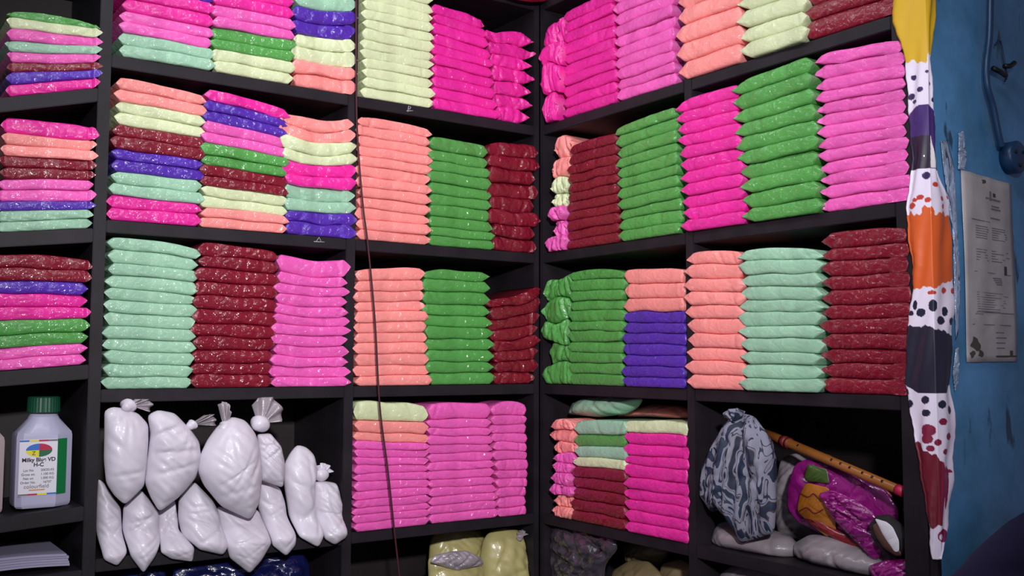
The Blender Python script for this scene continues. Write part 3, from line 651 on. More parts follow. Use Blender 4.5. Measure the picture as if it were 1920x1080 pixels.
for k in range(5):
    zz = -.4285+k*.0052
    def f(co, k=k): co.z += .006*math.sin((co.x+1.5)*9) + .02*(co.x+1.36)
    bm = bmesh.new(); bmesh.ops.create_grid(bm, x_segments=20, y_segments=4, size=.5)
    off = nr.uniform(-.006, .006)
    g = bmesh.ops.extrude_face_region(bm, geom=bm.faces[:])
    for v in [e for e in g['geom'] if isinstance(e, bmesh.types.BMVert)]: v.co.z += .0046
    for v in bm.verts:
        v.co = Vector((-1.335+off+v.co.x*.27, .11+v.co.y*.19+off*.5, zz+v.co.z+.010*math.cos((v.co.x)*3.0)-.0015+.012*v.co.x))
    bmesh.ops.recalc_face_normals(bm, faces=bm.faces)
    me = bpy.data.meshes.new('paper_sheet'); bm.to_mesh(me); bm.free(); me.materials.append(M_sheets)
    o = bpy.data.objects.new('paper_sheet', me); C.objects.link(o); o.parent = sp

# ------------------------------------------------------------------ bags below the fourth shelf
def bag(name, label, run, pts, wc, df, db, mat, cat='bag', knot=None, kr=.014, fr=None, fm=None, grp=None, cap=None, **k):
    r = tag(empty(name), label, cat, grp); puff('bag_body', run, pts, wc, df, db, mat, r, **k)
    if cap: puff('film_top', run, cap, wc-df*.75, .016, .02, M_film, r, amp=.004, creases=14)
    if knot: ball('knot', run, knot[0], wc-df*.6, knot[1], kr, fm or mat, r, amp=.2)
    if fr: frill('gathered_neck', run, knot, fr, wc-df*.7, fm or M_film, r)
    return r
bag('powder_bag', 'round beige powder bag behind, upper left of the three below pink packets', 'L', [(-0.2554,-0.4888),(-0.2423,-0.4647),(-0.2054,-0.451),(-0.133,-0.4547),(-0.0888,-0.4704),(-0.0759,-0.5651),(-0.0879,-0.6508),(-0.2341,-0.6319),(-0.2599,-0.5446)], .15, .055, .05, M_beige, grp='beige bags under the fourth shelf', lim=(-.563, -.0195, -.7645, -.4415))
bag('powder_bag', 'plump beige powder bag with a small dark tip, nearest the corner post', 'L', [(-0.1339,-0.4779),(-0.1114,-0.4587),(-0.0673,-0.4555),(-0.0224,-0.4654),(0.0087,-0.4859),(0.0308,-0.5232),(0.0383,-0.568),(0.0236,-0.6393),(-0.0037,-0.7081),(-0.0485,-0.7475),(-0.11,-0.7382),(-0.1399,-0.6327),(-0.1457,-0.5333)], .07, .055, .05, M_beige, lim=(-.563, -.0195, -.7645, -.4415),
    knot=[(-0.0383,-0.4786)][0], kr=.008, fr=[(-0.0491,-0.4661),(-0.033,-0.459),(-0.0204,-0.4717)], fm=M_film, grp='beige bags under the fourth shelf', fold=lambda a, b: .0016*np.sin(a*170+b*45+3*np.sin(b*40)))
bag('powder_bag', 'beige bag with grey gathered film neck, in front under pink packets', 'L', [(-0.3241,-0.5075),(-0.2955,-0.4998),(-0.247,-0.4995),(-0.1973,-0.5158),(-0.1669,-0.5357),(-0.1498,-0.5599),(-0.1562,-0.623),(-0.171,-0.7038),(-0.2124,-0.7304),(-0.2776,-0.7203),(-0.3181,-0.6422)], .045, .04, .035, M_beige, lim=(-.563, -.0195, -.7645, -.4415),
    knot=[(-0.2337,-0.5146)][0], kr=.012, fm=M_film, cap=[(-0.3358,-0.511),(-0.3266,-0.496),(-0.2757,-0.4907),(-0.2268,-0.4931),(-0.1835,-0.5141),(-0.17,-0.5349),(-0.21,-0.5386),(-0.2559,-0.5415),(-0.2978,-0.526)], grp='beige bags under the fourth shelf')
bag('plastic_bag', 'crumpled navy blue plastic bag under the white powder bags', 'L', [(-0.968,-0.4679),(-0.9207,-0.4592),(-0.8598,-0.4564),(-0.784,-0.455),(-0.7054,-0.4509),(-0.6579,-0.4584),(-0.6367,-0.4909),(-0.6319,-0.6049),(-0.6533,-0.7016),(-0.7529,-0.6976),(-0.903,-0.6847),(-0.9588,-0.5945)], .08, .045, .05, M_navy, amp=.007, creases=26, lim=(-1.149, -.592, -.7645))
bag('plastic_bag', 'second navy blue plastic bag, at left under the white bags', 'L', [(-1.1192,-0.465),(-1.0712,-0.456),(-1.0147,-0.4556),(-0.9774,-0.4668),(-0.9682,-0.5469),(-0.9721,-0.6616),(-1.0983,-0.652),(-1.116,-0.5714)], .10, .05, .05, M_navy, amp=.007, creases=20, lim=(-1.149, -.592, -.7645))
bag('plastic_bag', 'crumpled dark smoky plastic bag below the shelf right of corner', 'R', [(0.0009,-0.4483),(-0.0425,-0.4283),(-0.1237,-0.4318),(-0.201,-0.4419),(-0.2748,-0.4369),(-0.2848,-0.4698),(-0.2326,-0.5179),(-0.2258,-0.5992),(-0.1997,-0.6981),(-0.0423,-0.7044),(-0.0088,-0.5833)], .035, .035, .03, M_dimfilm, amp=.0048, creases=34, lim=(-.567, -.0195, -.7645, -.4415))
M_dimb = simple('shaded_beige_film', (0.20, 0.155, 0.075), .5, .3, bump=(20, .5, .006), var=.15)  # darker copy of the beige film, with shade put into it
for lb, pp, w_ in (('shade-darkened beige powder bag lying highest under the shelf right of corner', [(-0.1686,-0.4866),(-0.2325,-0.4634),(-0.3138,-0.457),(-0.337,-0.4854),(-0.293,-0.5393),(-0.1896,-0.55)], .16),
                   ('shade-darkened beige powder bag low in front, right of the smoky film', [(-0.1933,-0.5448),(-0.2566,-0.5099),(-0.3272,-0.5012),(-0.3754,-0.527),(-0.3837,-0.6284),(-0.3349,-0.7035),(-0.2134,-0.7108),(-0.1843,-0.6149)], .10),
                   ('shade-darkened beige powder bag against the post under right magenta stack', [(-0.3367,-0.5093),(-0.3943,-0.4895),(-0.4496,-0.4934),(-0.4551,-0.6067),(-0.4358,-0.6995),(-0.35,-0.6998),(-0.3281,-0.5796)], .14)):
    bag('powder_bag', lb, 'R', pp, w_, .04, .04, M_dimb, grp='beige bags under the shelf right of corner', lim=(-.567, -.0195, -.7645))

# ------------------------------------------------------------------ rightmost lower bay
M_whdim = simple('shaded_white_film', (0.27, 0.235, 0.26), .4, .5, bump=(18, .6, .006), var=.1)  # white film darkened to hold the shade of the right bay
bag('powder_bag', 'long shade-darkened white powder bag lying under the patterned cloth', 'R', [(-0.5752,-0.3908),(-0.5922,-0.3693),(-0.6252,-0.3602),(-0.6855,-0.3639),(-0.7462,-0.367),(-0.7927,-0.3738),(-0.8149,-0.3948),(-0.806,-0.416),(-0.7451,-0.419),(-0.6689,-0.4218),(-0.5964,-0.4236),(-0.5749,-0.4124)], .078, .060, .06, M_whdim, grp='white bags in the rightmost bay', lim=(-1.119, -.596, -.4122))
bag('powder_bag', 'long shade-darkened white powder bag lying right of the patterned cloth', 'R', [(-0.8067,-0.3828),(-0.8463,-0.3596),(-0.9133,-0.3543),(-0.9889,-0.364),(-1.0481,-0.381),(-1.0647,-0.407),(-1.0354,-0.4192),(-0.9628,-0.4176),(-0.8587,-0.4161),(-0.8118,-0.4107)], .080, .060, .06, M_whdim, grp='white bags in the rightmost bay', lim=(-1.119, -.596, -.4122))
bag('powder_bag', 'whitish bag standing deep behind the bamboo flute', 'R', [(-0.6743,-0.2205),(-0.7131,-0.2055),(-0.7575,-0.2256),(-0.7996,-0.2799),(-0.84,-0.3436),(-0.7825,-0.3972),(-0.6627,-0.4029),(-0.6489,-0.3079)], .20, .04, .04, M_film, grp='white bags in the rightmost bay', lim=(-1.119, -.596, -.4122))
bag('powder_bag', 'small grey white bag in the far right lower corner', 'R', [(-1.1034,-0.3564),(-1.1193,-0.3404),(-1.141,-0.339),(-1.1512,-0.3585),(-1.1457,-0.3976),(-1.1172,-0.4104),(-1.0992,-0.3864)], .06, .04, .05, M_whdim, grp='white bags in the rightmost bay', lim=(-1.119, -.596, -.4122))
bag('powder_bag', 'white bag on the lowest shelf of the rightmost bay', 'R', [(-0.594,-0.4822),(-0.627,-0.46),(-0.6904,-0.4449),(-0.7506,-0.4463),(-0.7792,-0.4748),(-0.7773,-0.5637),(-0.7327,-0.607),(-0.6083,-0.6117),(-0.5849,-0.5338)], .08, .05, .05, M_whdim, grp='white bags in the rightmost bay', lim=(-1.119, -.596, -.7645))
cb = empty('cloth_bundle'); tag(cb, 'navy, grey and white patterned cloth hanging gathered from the shelf', 'cloth')
(cu_, cz_) = [(-0.7249,-0.1279)][0]
puff('draped_cloth', 'R', [(-0.6733,-0.1422),(-0.6957,-0.1201),(-0.7252,-0.1095),(-0.7598,-0.1149),(-0.7943,-0.1468),(-0.8121,-0.1901),(-0.8124,-0.2452),(-0.8169,-0.2997),(-0.8101,-0.3553),(-0.7607,-0.3755),(-0.7201,-0.3904),(-0.7008,-0.3591),(-0.6639,-0.3235),(-0.6349,-0.3352),(-0.5993,-0.3016),(-0.6069,-0.2413),(-0.6372,-0.1915)],
     .008, .036, .030, M_print, cb, n=120, K=24, amp=.003, creases=6, ctr=[(-0.7276,-0.2307)][0],
     fold=lambda a, b: .014*np.sin((a/(.045+np.clip(.12-b, 0, .3)*.9))*9.0) + .005*np.sin(a*230+b*30), power=3)
frill('gathered_top', 'R', [(-0.7264,-0.1301)][0], [(-0.6957,-0.1201),(-0.7084,-0.1033),(-0.7421,-0.0974),(-0.7658,-0.1101)], -.02, M_print, cb, amp=.005)
fl = tag(empty('bamboo_flute'), 'orange bamboo flute with maroon bindings leaning across the open bay', 'flute')
fa, fb = [(-0.6702,-0.1565)][0], [(-1.1134,-0.2409)][0]
A_, B_ = np.array(W3('R', fa[0], .13, fa[1])), np.array(W3('R', fb[0], .02, fb[1]))
lerp = lambda t: tuple(A_+(B_-A_)*t)
tube('flute_tube', [lerp(t) for t in (0, .18, .2, .22, .5, .52, .54, .97, .975)], .0098, M_bamboo, fl, seg=20, radii=[.0105, .0103, .0112, .0102, .0100, .0106, .0098, .0092, .0075])
for t0, t1 in ((.185, .215), (.225, .24), (.955, .992)): tube('binding', [lerp(t0), lerp(t1)], .0122 if t0 < .5 else .0104, M_band if t0 < .5 else M_red, fl, seg=20)
hole = Vector((-.75, 0, .55)).normalized()
for t in (.32, .56, .62, .68, .76, .82, .88):
    q = Vector(lerp(t)) + hole*.0088; tube('finger_hole', [q, q+hole*.0016], .0028, M_black, fl, seg=10)
gp = tag(empty('wrapped_toy_pack'), 'magenta and orange printed plastic pack in shiny wrap beneath the flute', 'packet')
puff('magenta_wrap', 'R', [(-0.7964,-0.2191),(-0.8251,-0.2055),(-0.88,-0.2098),(-0.9451,-0.2256),(-1.0188,-0.2498),(-1.0474,-0.2874),(-1.0401,-0.3391),(-1.0328,-0.3909),(-1.0088,-0.3969),(-0.9411,-0.3849),(-0.8764,-0.3625),(-0.808,-0.3445),(-0.7741,-0.3208),(-0.7735,-0.2756)], .095, .022, .03, M_magbag, gp, amp=.004, creases=16, lim=(-1.119, -.596, -.4122))
puff('orange_panel', 'R', [(-0.8291,-0.2786),(-0.845,-0.2515),(-0.9029,-0.2566),(-0.9177,-0.2925),(-0.919,-0.3458),(-0.8965,-0.3575),(-0.8567,-0.338),(-0.8199,-0.313)], .070, .006, .004, M_orgbag, gp, amp=.0015, creases=6, n=48, lim=(-1.119, -.596, -.4122))
mk = [[(-0.8388,-0.2739),(-0.858,-0.2795),(-0.8717,-0.2714),(-0.8876,-0.2805),(-0.9024,-0.2724)], [(-0.8352,-0.3107),(-0.8547,-0.3018),(-0.8735,-0.3115),(-0.8951,-0.3002)], [(-0.846,-0.3248),(-0.8677,-0.3263),(-0.8889,-0.3387),(-0.9073,-0.3427)]]
for k_, q_ in enumerate(mk): tube('printed_scribble', smooth_path([(.0615, a, b) for a, b in q_], 5), .0012, M_band, gp, seg=6)
puff('green_panel', 'R', [(-0.841,-0.2441),(-0.85,-0.2123),(-0.8998,-0.219),(-0.9057,-0.2487),(-0.845,-0.2482)], .070, .006, .004, M_grnbag, gp, amp=.001, creases=3, n=40, lim=(-1.119, -.596, -.4122))
puff('red_panel', 'R', [(-0.8363,-0.3264),(-0.8769,-0.343),(-0.9541,-0.3724),(-1.0149,-0.3938),(-1.0106,-0.3741),(-0.9672,-0.3495),(-0.9166,-0.3376),(-0.8773,-0.3245)], .068, .008, .004, M_crim, gp, amp=.001, creases=3, n=40, lim=(-1.119, -.596, -.4122))
puff('film_flap', 'R', [(-0.8932,-0.2677),(-0.9262,-0.2567),(-0.9766,-0.2691),(-1.0248,-0.2893),(-1.0358,-0.3184),(-1.0403,-0.3684),(-1.0222,-0.3834),(-0.9746,-0.3475),(-0.9249,-0.3122)], .050, .016, .012, M_magbag, gp, amp=.005, creases=18, lim=(-1.119, -.596, -.4122))
b2 = tag(empty('printed_packet'), 'dark red packet with yellow and blue corner, touching the bamboo flute', 'packet')
puff('packet_body', 'R', [(-0.872,-0.2514),(-0.9282,-0.2242),(-0.9908,-0.2397),(-1.0241,-0.2624),(-1.0071,-0.3112),(-0.9516,-0.3077),(-0.8874,-0.2829)], .112, .012, .014, M_crim, b2, amp=.002, lim=(-1.119, -.596, -.4122))
puff('yellow_patch', 'R', [(-0.8989,-0.2455),(-0.9175,-0.2372),(-0.938,-0.2449),(-0.9299,-0.2598),(-0.9039,-0.2581)], .099, .004, .003, M_yellow, b2, n=30, K=7, amp=.0006, lim=(-1.119, -.596, -.4122))
puff('blue_patch', 'R', [(-0.9354,-0.2463),(-0.9482,-0.2439),(-0.9606,-0.2544),(-0.9526,-0.2681),(-0.9324,-0.2617)], .099, .004, .003, M_blue, b2, n=30, K=7, amp=.0006, lim=(-1.119, -.596, -.4122))
puff('orange_edge', 'R', [(-0.9634,-0.2435),(-1.0026,-0.2543),(-1.0286,-0.2723),(-1.0235,-0.2853),(-0.9899,-0.2746),(-0.963,-0.2584)], .100, .004, .003, M_orange, b2, n=30, K=7, amp=.0006, lim=(-1.119, -.596, -.4122))
bb = tag(empty('shoe_brush'), 'oval black bristle brush with white label and brown wooden back', 'brush')
puff('bristle_block', 'R', [(-1.0265,-0.311),(-1.0436,-0.2918),(-1.0704,-0.2864),(-1.0961,-0.3018),(-1.111,-0.3241),(-1.1103,-0.3484),(-1.0944,-0.3615),(-1.0682,-0.3677),(-1.049,-0.3528),(-1.0331,-0.3332)], .030, .022, .02, M_brush, bb, amp=.0008, creases=3, lim=(-1.119, -.596, -.4122))
puff('wooden_back', 'R', [(-1.0503,-0.307),(-1.0621,-0.3005),(-1.091,-0.326),(-1.1125,-0.3518),(-1.1013,-0.3574),(-1.0757,-0.3478),(-1.0567,-0.3269)], .006, .006, .008, M_wood, bb, amp=.0003, creases=0, n=44, lim=(-1.119, -.596, -.4122))
puff('white_label', 'R', [(-1.06,-0.2928),(-1.0851,-0.2955),(-1.0984,-0.3035),(-1.111,-0.327),(-1.1105,-0.3463),(-1.1015,-0.3497),(-1.0775,-0.322)], -.000, .003, .004, M_label, bb, amp=.0004, creases=1, n=44, lim=(-1.119, -.596, -.4122))
bag('plastic_bag', 'magenta plastic packet low in the corner under the brush', 'R', [(-1.0245,-0.3887),(-1.0623,-0.3725),(-1.1077,-0.3633),(-1.1272,-0.3717),(-1.1178,-0.3954),(-1.106,-0.4215),(-1.0376,-0.4283)], .03, .02, .02, M_magbag, amp=.003, creases=8, lim=(-1.119, -.596, -.4122))
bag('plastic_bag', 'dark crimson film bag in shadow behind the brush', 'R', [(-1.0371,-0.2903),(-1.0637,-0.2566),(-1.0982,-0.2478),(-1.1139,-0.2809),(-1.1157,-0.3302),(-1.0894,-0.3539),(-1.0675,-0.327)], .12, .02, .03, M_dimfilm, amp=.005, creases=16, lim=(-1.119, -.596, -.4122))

# ------------------------------------------------------------------ packets lying across the stacks right of the corner
def loose(colour, label, pts, wc, df, db, **k):
    o = puff(colour+'_packet', 'R', pts, wc, df, db, PM[colour], None, **k); tag(o, label, 'powder packet', 'loose packets lying on the stacks right of the corner'); return o
loose('mint', lim=(-.56, -.02, -.45, -.0895), label='crumpled mint green packet lying across stack tops, fourth shelf, right of corner', pts=[(-0.0368,-0.1457),(-0.0583,-0.1129),(-0.1235,-0.0936),(-0.2339,-0.0875),(-0.337,-0.0925),(-0.3167,-0.1145),(-0.2715,-0.1352),(-0.1683,-0.1468)], wc=.075, df=.05, db=.05, creases=16, amp=.004)
loose('salmon', lim=(-.56, -.02, -.45, -.0895), label='shadowed salmon packet lying flat behind the mint one, fourth shelf', pts=[(-0.1504,-0.1497),(-0.1944,-0.1265),(-0.2991,-0.1073),(-0.3972,-0.1104),(-0.4676,-0.1246),(-0.4637,-0.1402),(-0.3777,-0.1417),(-0.2784,-0.1423)], wc=.15, df=.04, db=.05, creases=8, amp=.003)
o = puff('maroon_packet', 'L', [(-0.1478,0.9902),(-0.1031,0.9876),(-0.0576,0.9911),(-0.0112,1.0023),(0.0265,1.0227),(0.038,1.061),(0.0075,1.1165),(-0.1215,1.0866),(-0.1533,1.0266)], -.036, .02, .02, PM['maroon'], None, creases=6); tag(o, 'dark red packet overhanging the top board at the corner', 'powder packet')
o.location.z += .004

# ------------------------------------------------------------------ cord, chalk marks
q = [(-0.5983,0.9898),(-0.5966,0.8827),(-0.594,0.7101),(-0.5887,0.5524),(-0.5719,0.3839),(-0.556,0.2808),(-0.5347,0.0998),(-0.5188,-0.1066),(-0.495,-0.2615),(-0.474,-0.4164),(-0.4596,-0.5197),(-0.4451,-0.6232)]
tag(tube('red_thread', smooth_path([W3('L', a, -.05, b) for a, b in q]), .0023, M_string, seg=8), 'thin dark red cord hanging down in front of the shelves', 'cord')
def mark(pts, run='L'):
    tube('chalk_mark', [W3(run, a, -.0012, b) for a, b in pts], .0012, M_chalk, u1, seg=5)
mark([(-0.4232,0.6395),(-0.4203,0.6553),(-0.414,0.6535),(-0.4171,0.6474),(-0.4218,0.6481)]); mark([(-0.4264,0.6419),(-0.4076,0.6446)])
mark([(-0.6703,0.2853),(-0.6622,0.2976),(-0.6565,0.2863)]); mark([(-0.6758,0.2862),(-0.6481,0.2869)])

# ------------------------------------------------------------------ printed cloth wrapped round the blue pillar
EDGE = np.array([(-60,1672,1719,1756),(0,1676,1722,1755),(40,1673,1722,1753),(60,1680,1722,1750),(80,1690,1723,1748),(110,1697,1726,1745),(170,1702,1730,1748),(210,1704,1735,1752),(290,1710,1738,1753),(330,1708,1739,1760),(380,1700,1741,1779),
 (440,1702,1744,1783),(500,1712,1746,1785),(540,1712,1747,1788),(590,1705,1747,1788),(610,1702,1747,1785),(650,1700,1748,1785),(720,1698,1749,1780),(760,1705,1750,1788),(820,1715,1751,1792),(860,1722,1752,1785),(900,1728,1754,1789),(940,1735,1755,1781),(990,1743,1757,1776),(1030,1745,1758,1768),(1048,1748,1757,1762)], float)
EL = [(-1.1312,0.7464),(-1.134,0.6834),(-1.1295,0.6434),(-1.1368,0.6208),(-1.1474,0.5975),(-1.1543,0.5653),(-1.1581,0.5037),(-1.1591,0.4633),(-1.1633,0.3825),(-1.16,0.3432),(-1.1498,0.2949),(-1.1503,0.2353),(-1.1594,0.1754),(-1.1583,0.1362),(-1.1492,0.0877),(-1.1454,0.0683),(-1.1421,0.0292),(-1.1379,-0.0391),(-1.1444,-0.0778),(-1.1535,-0.1352),(-1.1599,-0.173),(-1.1651,-0.2106),(-1.1714,-0.2478),(-1.1784,-0.2939),(-1.1793,-0.3312),(-1.182,-0.3476)]
ER = [(0.0323,0.7339),(0.0276,0.6718),(0.0221,0.6302),(0.016,0.6088),(0.0116,0.5879),(0.005,0.5567),(0.0073,0.4973),(0.0121,0.4583),(0.01,0.3788),(0.0199,0.3405),(0.05,0.2941),(0.0539,0.2351),(0.0543,0.176),(0.0574,0.1368),(0.0549,0.0878),(0.0487,0.0681),(0.0467,0.0292),(0.0348,-0.0384),(0.0464,-0.077),(0.0502,-0.1347),(0.0364,-0.1723),(0.0411,-0.2106),(0.0258,-0.2473),(0.0151,-0.2934),(0.0001,-0.3292),(-0.0105,-0.3448)]
EL, ER = np.array(EL), np.array(ER)
def scarf_colour(x, y):
    wob = 3.5*math.sin(x*.22)+2.5*math.sin(x*.55+1)
    white = (.86, .78, .95); c = white
    if y < 112+wob+(8 if x < 1727 else -6): return (.72, .43, .012)
    if 200+.06*(x-1728)**2*.5 < y < 320: c = (.055, .018, .16) if (y < 258 or x > 1740) else (.018, .008, .035)
    if 258 < y < 318 and 1740 < x < 1741+(y-258)*.14: c = (.75, .70, .72)  # triangular glint painted into the cloth colour
    if 403+wob-(8 if abs(x-1738) < 9 else 0) < y < 541+wob*.5-max(0, x-1752)*.5: c = (.72, .115, .018)
    if 612+abs(x-1718)*.02+max(0, x-1735)*.3+wob*.4 < y < 737-max(0, 1722-x)*.6-max(0, x-1768)*1.3: c = (.016, .014, .035)
    ink, red, nav, cri = (.03, .012, .09), (.55, .05, .03), (.012, .014, .04), (.24, .006, .045)
    for dx, dy, rx, ry, dc in DOTS:
        if c is white and ((x-dx)/rx)**2+((y-dy)/ry)**2 < 1: return {'i': ink, 'r': red, 'n': nav, 'c': cri}[dc]
    if y > 826+wob and y < 984+wob:
        lim = 1718+(y-826)*1.1 if y < 885 else 1776-max(0, y-900)*.14
        if x < lim+wob: c = (.17, .006, .022) if x < 1758 else (.30, .01, .07)
    if y >= 984+wob and ((x-1764)/9)**2+((y-1003)/13)**2 < 1 and ((x-1760)/3.5)**2+((y-1005)/6)**2 > 1: c = (.25, .01, .08)
    return c
DOTS = [(1711,148,4,5,'i'),(1721,172,4,5,'i'),(1708,183,5,6,'i'),(1714,193,4,4,'i'),(1736,160,3,4,'i'),(1745,190,4,5,'i'),(1728,140,2.5,3,'i'),(1734,333,6,7,'i'),(1755,337,3,4,'i'),
 (1748,350,4.5,5,'r'),(1725,374,6,5,'r'),(1737,380,5,5,'r'),(1716,378,4,4,'r'),(1712,388,6,6,'r'),(1761,375,4,5,'r'),(1764,390,3,5,'r'),(1776,370,3,4,'r'),(1768,546,5,6,'r'),(1786,546,4,6,'r'),(1745,551,7,4,'r'),
 (1718,573,4,9,'n'),(1727,587,7,8,'n'),(1746,575,7,11,'n'),(1711,588,4.5,5,'n'),(1768,585,5,9,'n'),(1760,602,7.5,8,'n'),(1782,603,6,7,'n'),
 (1700,735,4,6,'n'),(1706,757,6,7.5,'n'),(1733,749,7,7.5,'n'),(1760,757,7,7.5,'n'),(1735,773,7,7,'n'),(1777,768,5,8,'n'),
 (1761,789,7,6.5,'c'),(1738,805,11,11,'c'),(1737,821,8,9,'c'),(1773,817,7,7,'c'),(1752,827,5.5,6,'c'),(1742,839,5.5,6,'c'),(1765,845,5.5,6,'c')]
def scarf():
    rows, cols_ = 700, 76
    ys = np.linspace(-60, 1048, rows); vs = []; cl = []
    uR = -1.1985
    for y in ys:
        i = np.interp(y, EDGE[:, 0], range(len(EDGE)))
        lx, rx_, gx = (np.interp(y, EDGE[:, 0], EDGE[:, k]) for k in (1, 3, 2))
        lu, lz = (np.interp(i, range(len(EL)), EL[:, k]) for k in (0, 1)); ru, rz = (np.interp(i, range(len(ER)), ER[:, k]) for k in (0, 1))
        lu += .0009*math.sin(y*.10)+.0004*math.sin(y*.31); ru += .0009*math.sin(y*.09)+.0004*math.sin(y*.27)
        flut = np.clip((y-960)/90, 0, 1)
        for j in range(cols_):
            t = j/(cols_-1)
            if t < .5:
                s = t/.5; x = lx+(gx-lx)*s; u = lu+(uR-lu)*s
                w = -.008 - .004*math.sin(s*math.pi) - .0035*math.sin(s*7+y*.012)*(1-s)*(s > .04) - .0015*math.sin(y*.05+s*9)*s*(1-s)*4
                vs.append((w, u, lz+(rz-lz)*s*.5))
            else:
                s = (t-.5)/.5; x = gx+(rx_-gx)*s; X = -.008+(ru+.008)*s
                w = uR - .004*math.sin(s*math.pi)*(1-s) - .003*math.sin(s*6+y*.015)*s*(1-s)*3 - .0012*math.sin(y*.06+s*5)*s
                vs.append((X, w, lz+(rz-lz)*(.5+.5*s)))
            cl.append(scarf_colour(x, y))
    n0 = len(vs); fs = []
    vs2 = vs + [(v[0]+.0016, v[1]+.0016, v[2]) for v in vs]
    for i in range(rows-1):
        for j in range(cols_-1):
            a = i*cols_+j; fs.append((a, a+cols_, a+cols_+1, a+1)); fs.append((n0+a, n0+a+1, n0+a+cols_+1, n0+a+cols_))
    rim = [j for j in range(cols_)]+[i*cols_+cols_-1 for i in range(1, rows)]+[(rows-1)*cols_+j for j in range(cols_-2, -1, -1)]+[i*cols_ for i in range(rows-2, 0, -1)]
    for a, b in zip(rim, rim[1:]+rim[:1]): fs.append((a, b, n0+b, n0+a))
    o = link('hanging_scarf', vs2, fs, M_scarf)
    ca = o.data.color_attributes.new('dye', 'FLOAT_COLOR', 'POINT')
    arr = np.ones((2*n0, 4), np.float32); arr[:n0, :3] = cl; arr[n0:, :3] = cl
    ca.data.foreach_set('color', arr.ravel())
    bm = bmesh.new(); bm.from_mesh(o.data); bmesh.ops.recalc_face_normals(bm, faces=bm.faces); bm.to_mesh(o.data); bm.free()
    return o
tag(scarf(), 'long dotted cloth with yellow, purple, orange, black and crimson blocks on pillar edge', 'cloth')

# ------------------------------------------------------------------ things on the blue wall
pn = tag(empty('paper_notice'), 'grubby typed paper notice taped to the blue wall', 'notice')
(px0, pz1), (px1, pz1b), (px0b, pz0), (px1b, pz0b) = [(0.077,0.3577),(0.2476,0.3451),(0.0809,-0.0018),(0.2554,0.0004)]
NW = .175; PXL, PZT, PZB = .1015, .362, .001
def notice_pt(a, b, w): return (PXL + a*NW, -1.19-w-.0022*math.sin(a*9+b*3)**2, PZT-.010*a + (PZB-PZT+.012*a)*b)
vs = []; fs = []; na, nb = 14, 26
for s_ in (0, 1):
    for i in range(nb+1):
        for j in range(na+1): vs.append(notice_pt(j/na, i/nb, .0034-s_*.0009))
n0 = (na+1)*(nb+1)
for i in range(nb):
    for j in range(na):
        a = i*(na+1)+j; fs.append((a, a+na+1, a+na+2, a+1)); fs.append((n0+a, n0+a+1, n0+a+na+2, n0+a+na+1))
rim = [j for j in range(na+1)]+[i*(na+1)+na for i in range(1, nb+1)]+[nb*(na+1)+j for j in range(na-1, -1, -1)]+[i*(na+1) for i in range(nb-1, 0, -1)]
for a, b in zip(rim, rim[1:]+rim[:1]): fs.append((a, b, n0+b, n0+a))
link('paper_sheet', vs, fs, M_paper, pn)
def strips(rects, name, mat, parent):
    vs = []; fs = []
    for a, b, c, d in rects:
        k = len(vs); 
        for w in (.0042, .0036):
            vs += [notice_pt(a, b, w), notice_pt(c, b, w), notice_pt(c, d, w), notice_pt(a, d, w)]
        fs += [(k, k+3, k+2, k+1), (k+4, k+5, k+6, k+7), (k, k+1, k+5, k+4), (k+1, k+2, k+6, k+5), (k+2, k+3, k+7, k+6), (k+3, k, k+4, k+7)]
    o = link(name, vs, fs, mat, parent, smooth=False); o['kind'] = 'stuff'; return o
rects = [(.52,.075,.56,.125),(.44,.112,.74,.120),(.56,.15,.72,.156),(.55,.165,.74,.172),(.53,.217,.72,.223),(.16,.244,.52,.248),(.12,.80,.88,.804),(.20,.52,.92,.5235),(.2,.735,.95,.7385),(.18,.745,.32,.749)]
for k in range(6): rects += [(.24, .275+k*.0125, .44+.06*rng.random(), .279+k*.0125), (.56, .272+k*.0125, .80+.12*rng.random(), .2755+k*.0125)]
for k in range(5): rects += [(.24, .40+k*.014, .40+.08*rng.random(), .404+k*.014), (.54, .398+k*.014, .72+.2*rng.random(), .402+k*.014)]
for k in range(4): rects += [(.55+.02*k, .545+.011*k, .72-.02*rng.random(), .551+.011*k)]
for k in range(9): rects += [(.22, .63+k*.0125, .9*(.72+.28*rng.random()), .6325+k*.0125)]
for k in range(4): rects += [(.56, .84+k*.028, .72+.1*rng.random(), .845+k*.028)]
strips(rects, 'printed_lines', M_grey, pn)
M_smut = simple('ink_smudge', (0.07, 0.055, 0.05), .7)
sm = [(.78,.475,.84,.525),(.84,.94,.89,.972),(.60,.08,.66,.10),(.55,.967,.98,.976)]
strips(sm, 'ink_stain', M_smut, pn)
for k, (sx_, sy_, r_) in enumerate(((.16,.905,.075),(.25,.955,.05),(.42,.03,.03),(.10,.96,.04))):
    vs = []; 
    for w in (.0043, .0037):
        vs += [notice_pt(sx_+r_*math.cos(a)*(1+.35*math.sin(3*a+k)), sy_+.45*r_*math.sin(a)*(1+.3*math.sin(2*a+k)), w) for a in np.linspace(0, 6.28, 25)[:-1]]
    fs = [tuple(range(24))[::-1], tuple(range(24, 48))]+[(i, (i+1) % 24, 24+(i+1) % 24, 24+i) for i in range(24)]
    link('ink_stain', vs, fs, M_smut, pn, smooth=False)
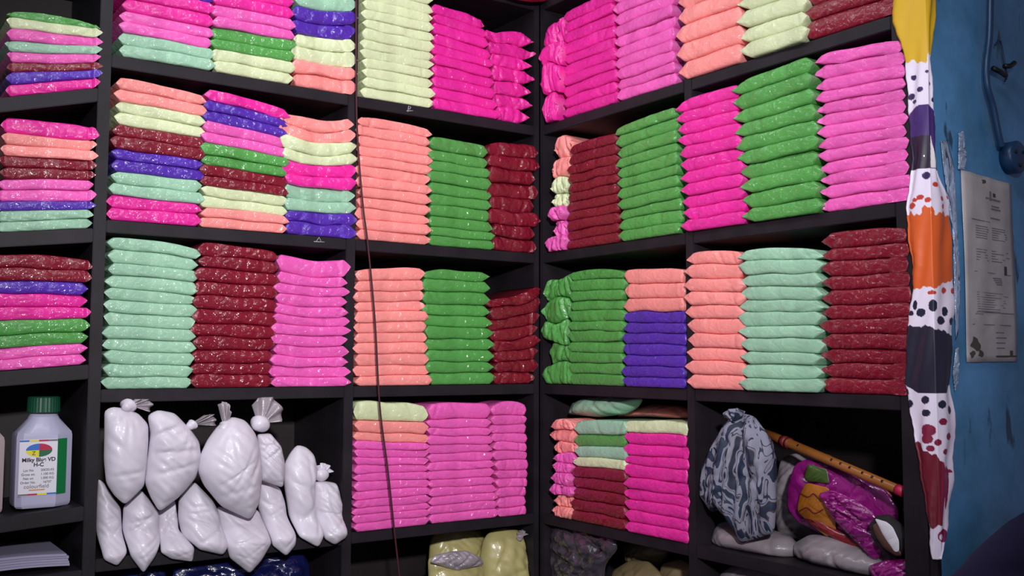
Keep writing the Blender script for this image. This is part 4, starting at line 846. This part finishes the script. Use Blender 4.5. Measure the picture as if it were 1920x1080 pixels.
# shiny tape up the pillar edge and above the notice
def tape(label, pts, seed, w=.005):
    o = puff('clear_tape', 'E', pts, -.0045, .0035, .002, M_tape, None, n=90, K=8, amp=.0016, creases=20, sm=0)
    tag(o, label, 'tape'); return o
tape('crinkled clear tape strip between the scarf and the notice', [(0.0347,0.4074),(0.0574,0.4133),(0.0759,0.3673),(0.0807,0.2575),(0.086,0.1582),(0.0839,0.1184),(0.0735,0.054),(0.0658,0.0392),(0.0647,0.1177),(0.0664,0.2166),(0.0618,0.2957),(0.0435,0.3437)], 1)
tape('crinkled clear tape patch above the paper notice', [(0.0951,0.4305),(0.1115,0.4378),(0.1193,0.3825),(0.1111,0.3633),(0.0897,0.3608)], 2)
tape('narrow clear tape strip hanging beside the black dyed block', [(0.0633,0.0245),(0.074,0.0295),(0.0687,-0.0388),(0.0576,-0.0532),(0.0525,-0.0193)], 3)
# conduit, junction box and hook at the far right
cd = [(0.2059,0.7716),(0.1945,0.6412),(0.1793,0.5752),(0.1788,0.5332),(0.1972,0.4942),(0.2131,0.444),(0.2231,0.4191)]
tag(tube('conduit_pipe', smooth_path([W3('E', a, -.016, b) for a, b in cd]), 0.0062, M_pipe, seg=12), 'blue painted conduit bending down the wall above the notice', 'pipe')
jb = tag(empty('junction_box'), 'round blue painted junction box with screws at right edge', 'electrical box')
(ju, jz) = [(0.2719,0.4039)][0]
tube('box_body', [W3('E', ju, -.0005, jz), W3('E', ju, -.022, jz), W3('E', ju, -.026, jz)], .030, M_pipe, jb, seg=36, radii=[.032, .032, .027])
for a in (0.6, 2.7, 4.6): tube('screw', [W3('E', ju+.018*math.cos(a), -.0262, jz+.018*math.sin(a)), W3('E', ju+.018*math.cos(a), -.0285, jz+.018*math.sin(a))], .0035, M_black, jb, seg=12)
hk = tag(empty('wire_hook'), 'black iron wall hook on a bent wire above the junction box', 'hook')
tube('hook_arm', [W3('E', a, -.018, b) for a, b in [(0.1981,0.5695),(0.2208,0.5671),(0.2437,0.5625)]], .0050, M_black, hk)
tube('hook_arm', [W3('E', a, -.018, b) for a, b in [(0.241,0.5812),(0.2608,0.5846),(0.2771,0.5939)]], .0050, M_black, hk)
tube('wire', smooth_path([W3('E', a, -.012, b) for a, b in [(0.2194,0.6215),(0.2393,0.6317),(0.2522,0.5868),(0.2588,0.5664),(0.2502,0.5542)]]), .0020, M_pipe, hk)
tag(puff('dark_shape', 'E', [(-0.1464,-0.3593),(-0.084,-0.3342),(-0.0183,-0.3045),(0.0679,-0.2721),(0.1772,-0.2484),(0.2908,-0.2767),(0.3201,-0.4169),(0.2926,-0.5102),(-0.1357,-0.4448)], -.10, .05, .05, M_purple, None, creases=5), 'dark purple rounded shape at the lower right picture corner', 'cloth')  # stand-in for an unidentified dark shape in this corner
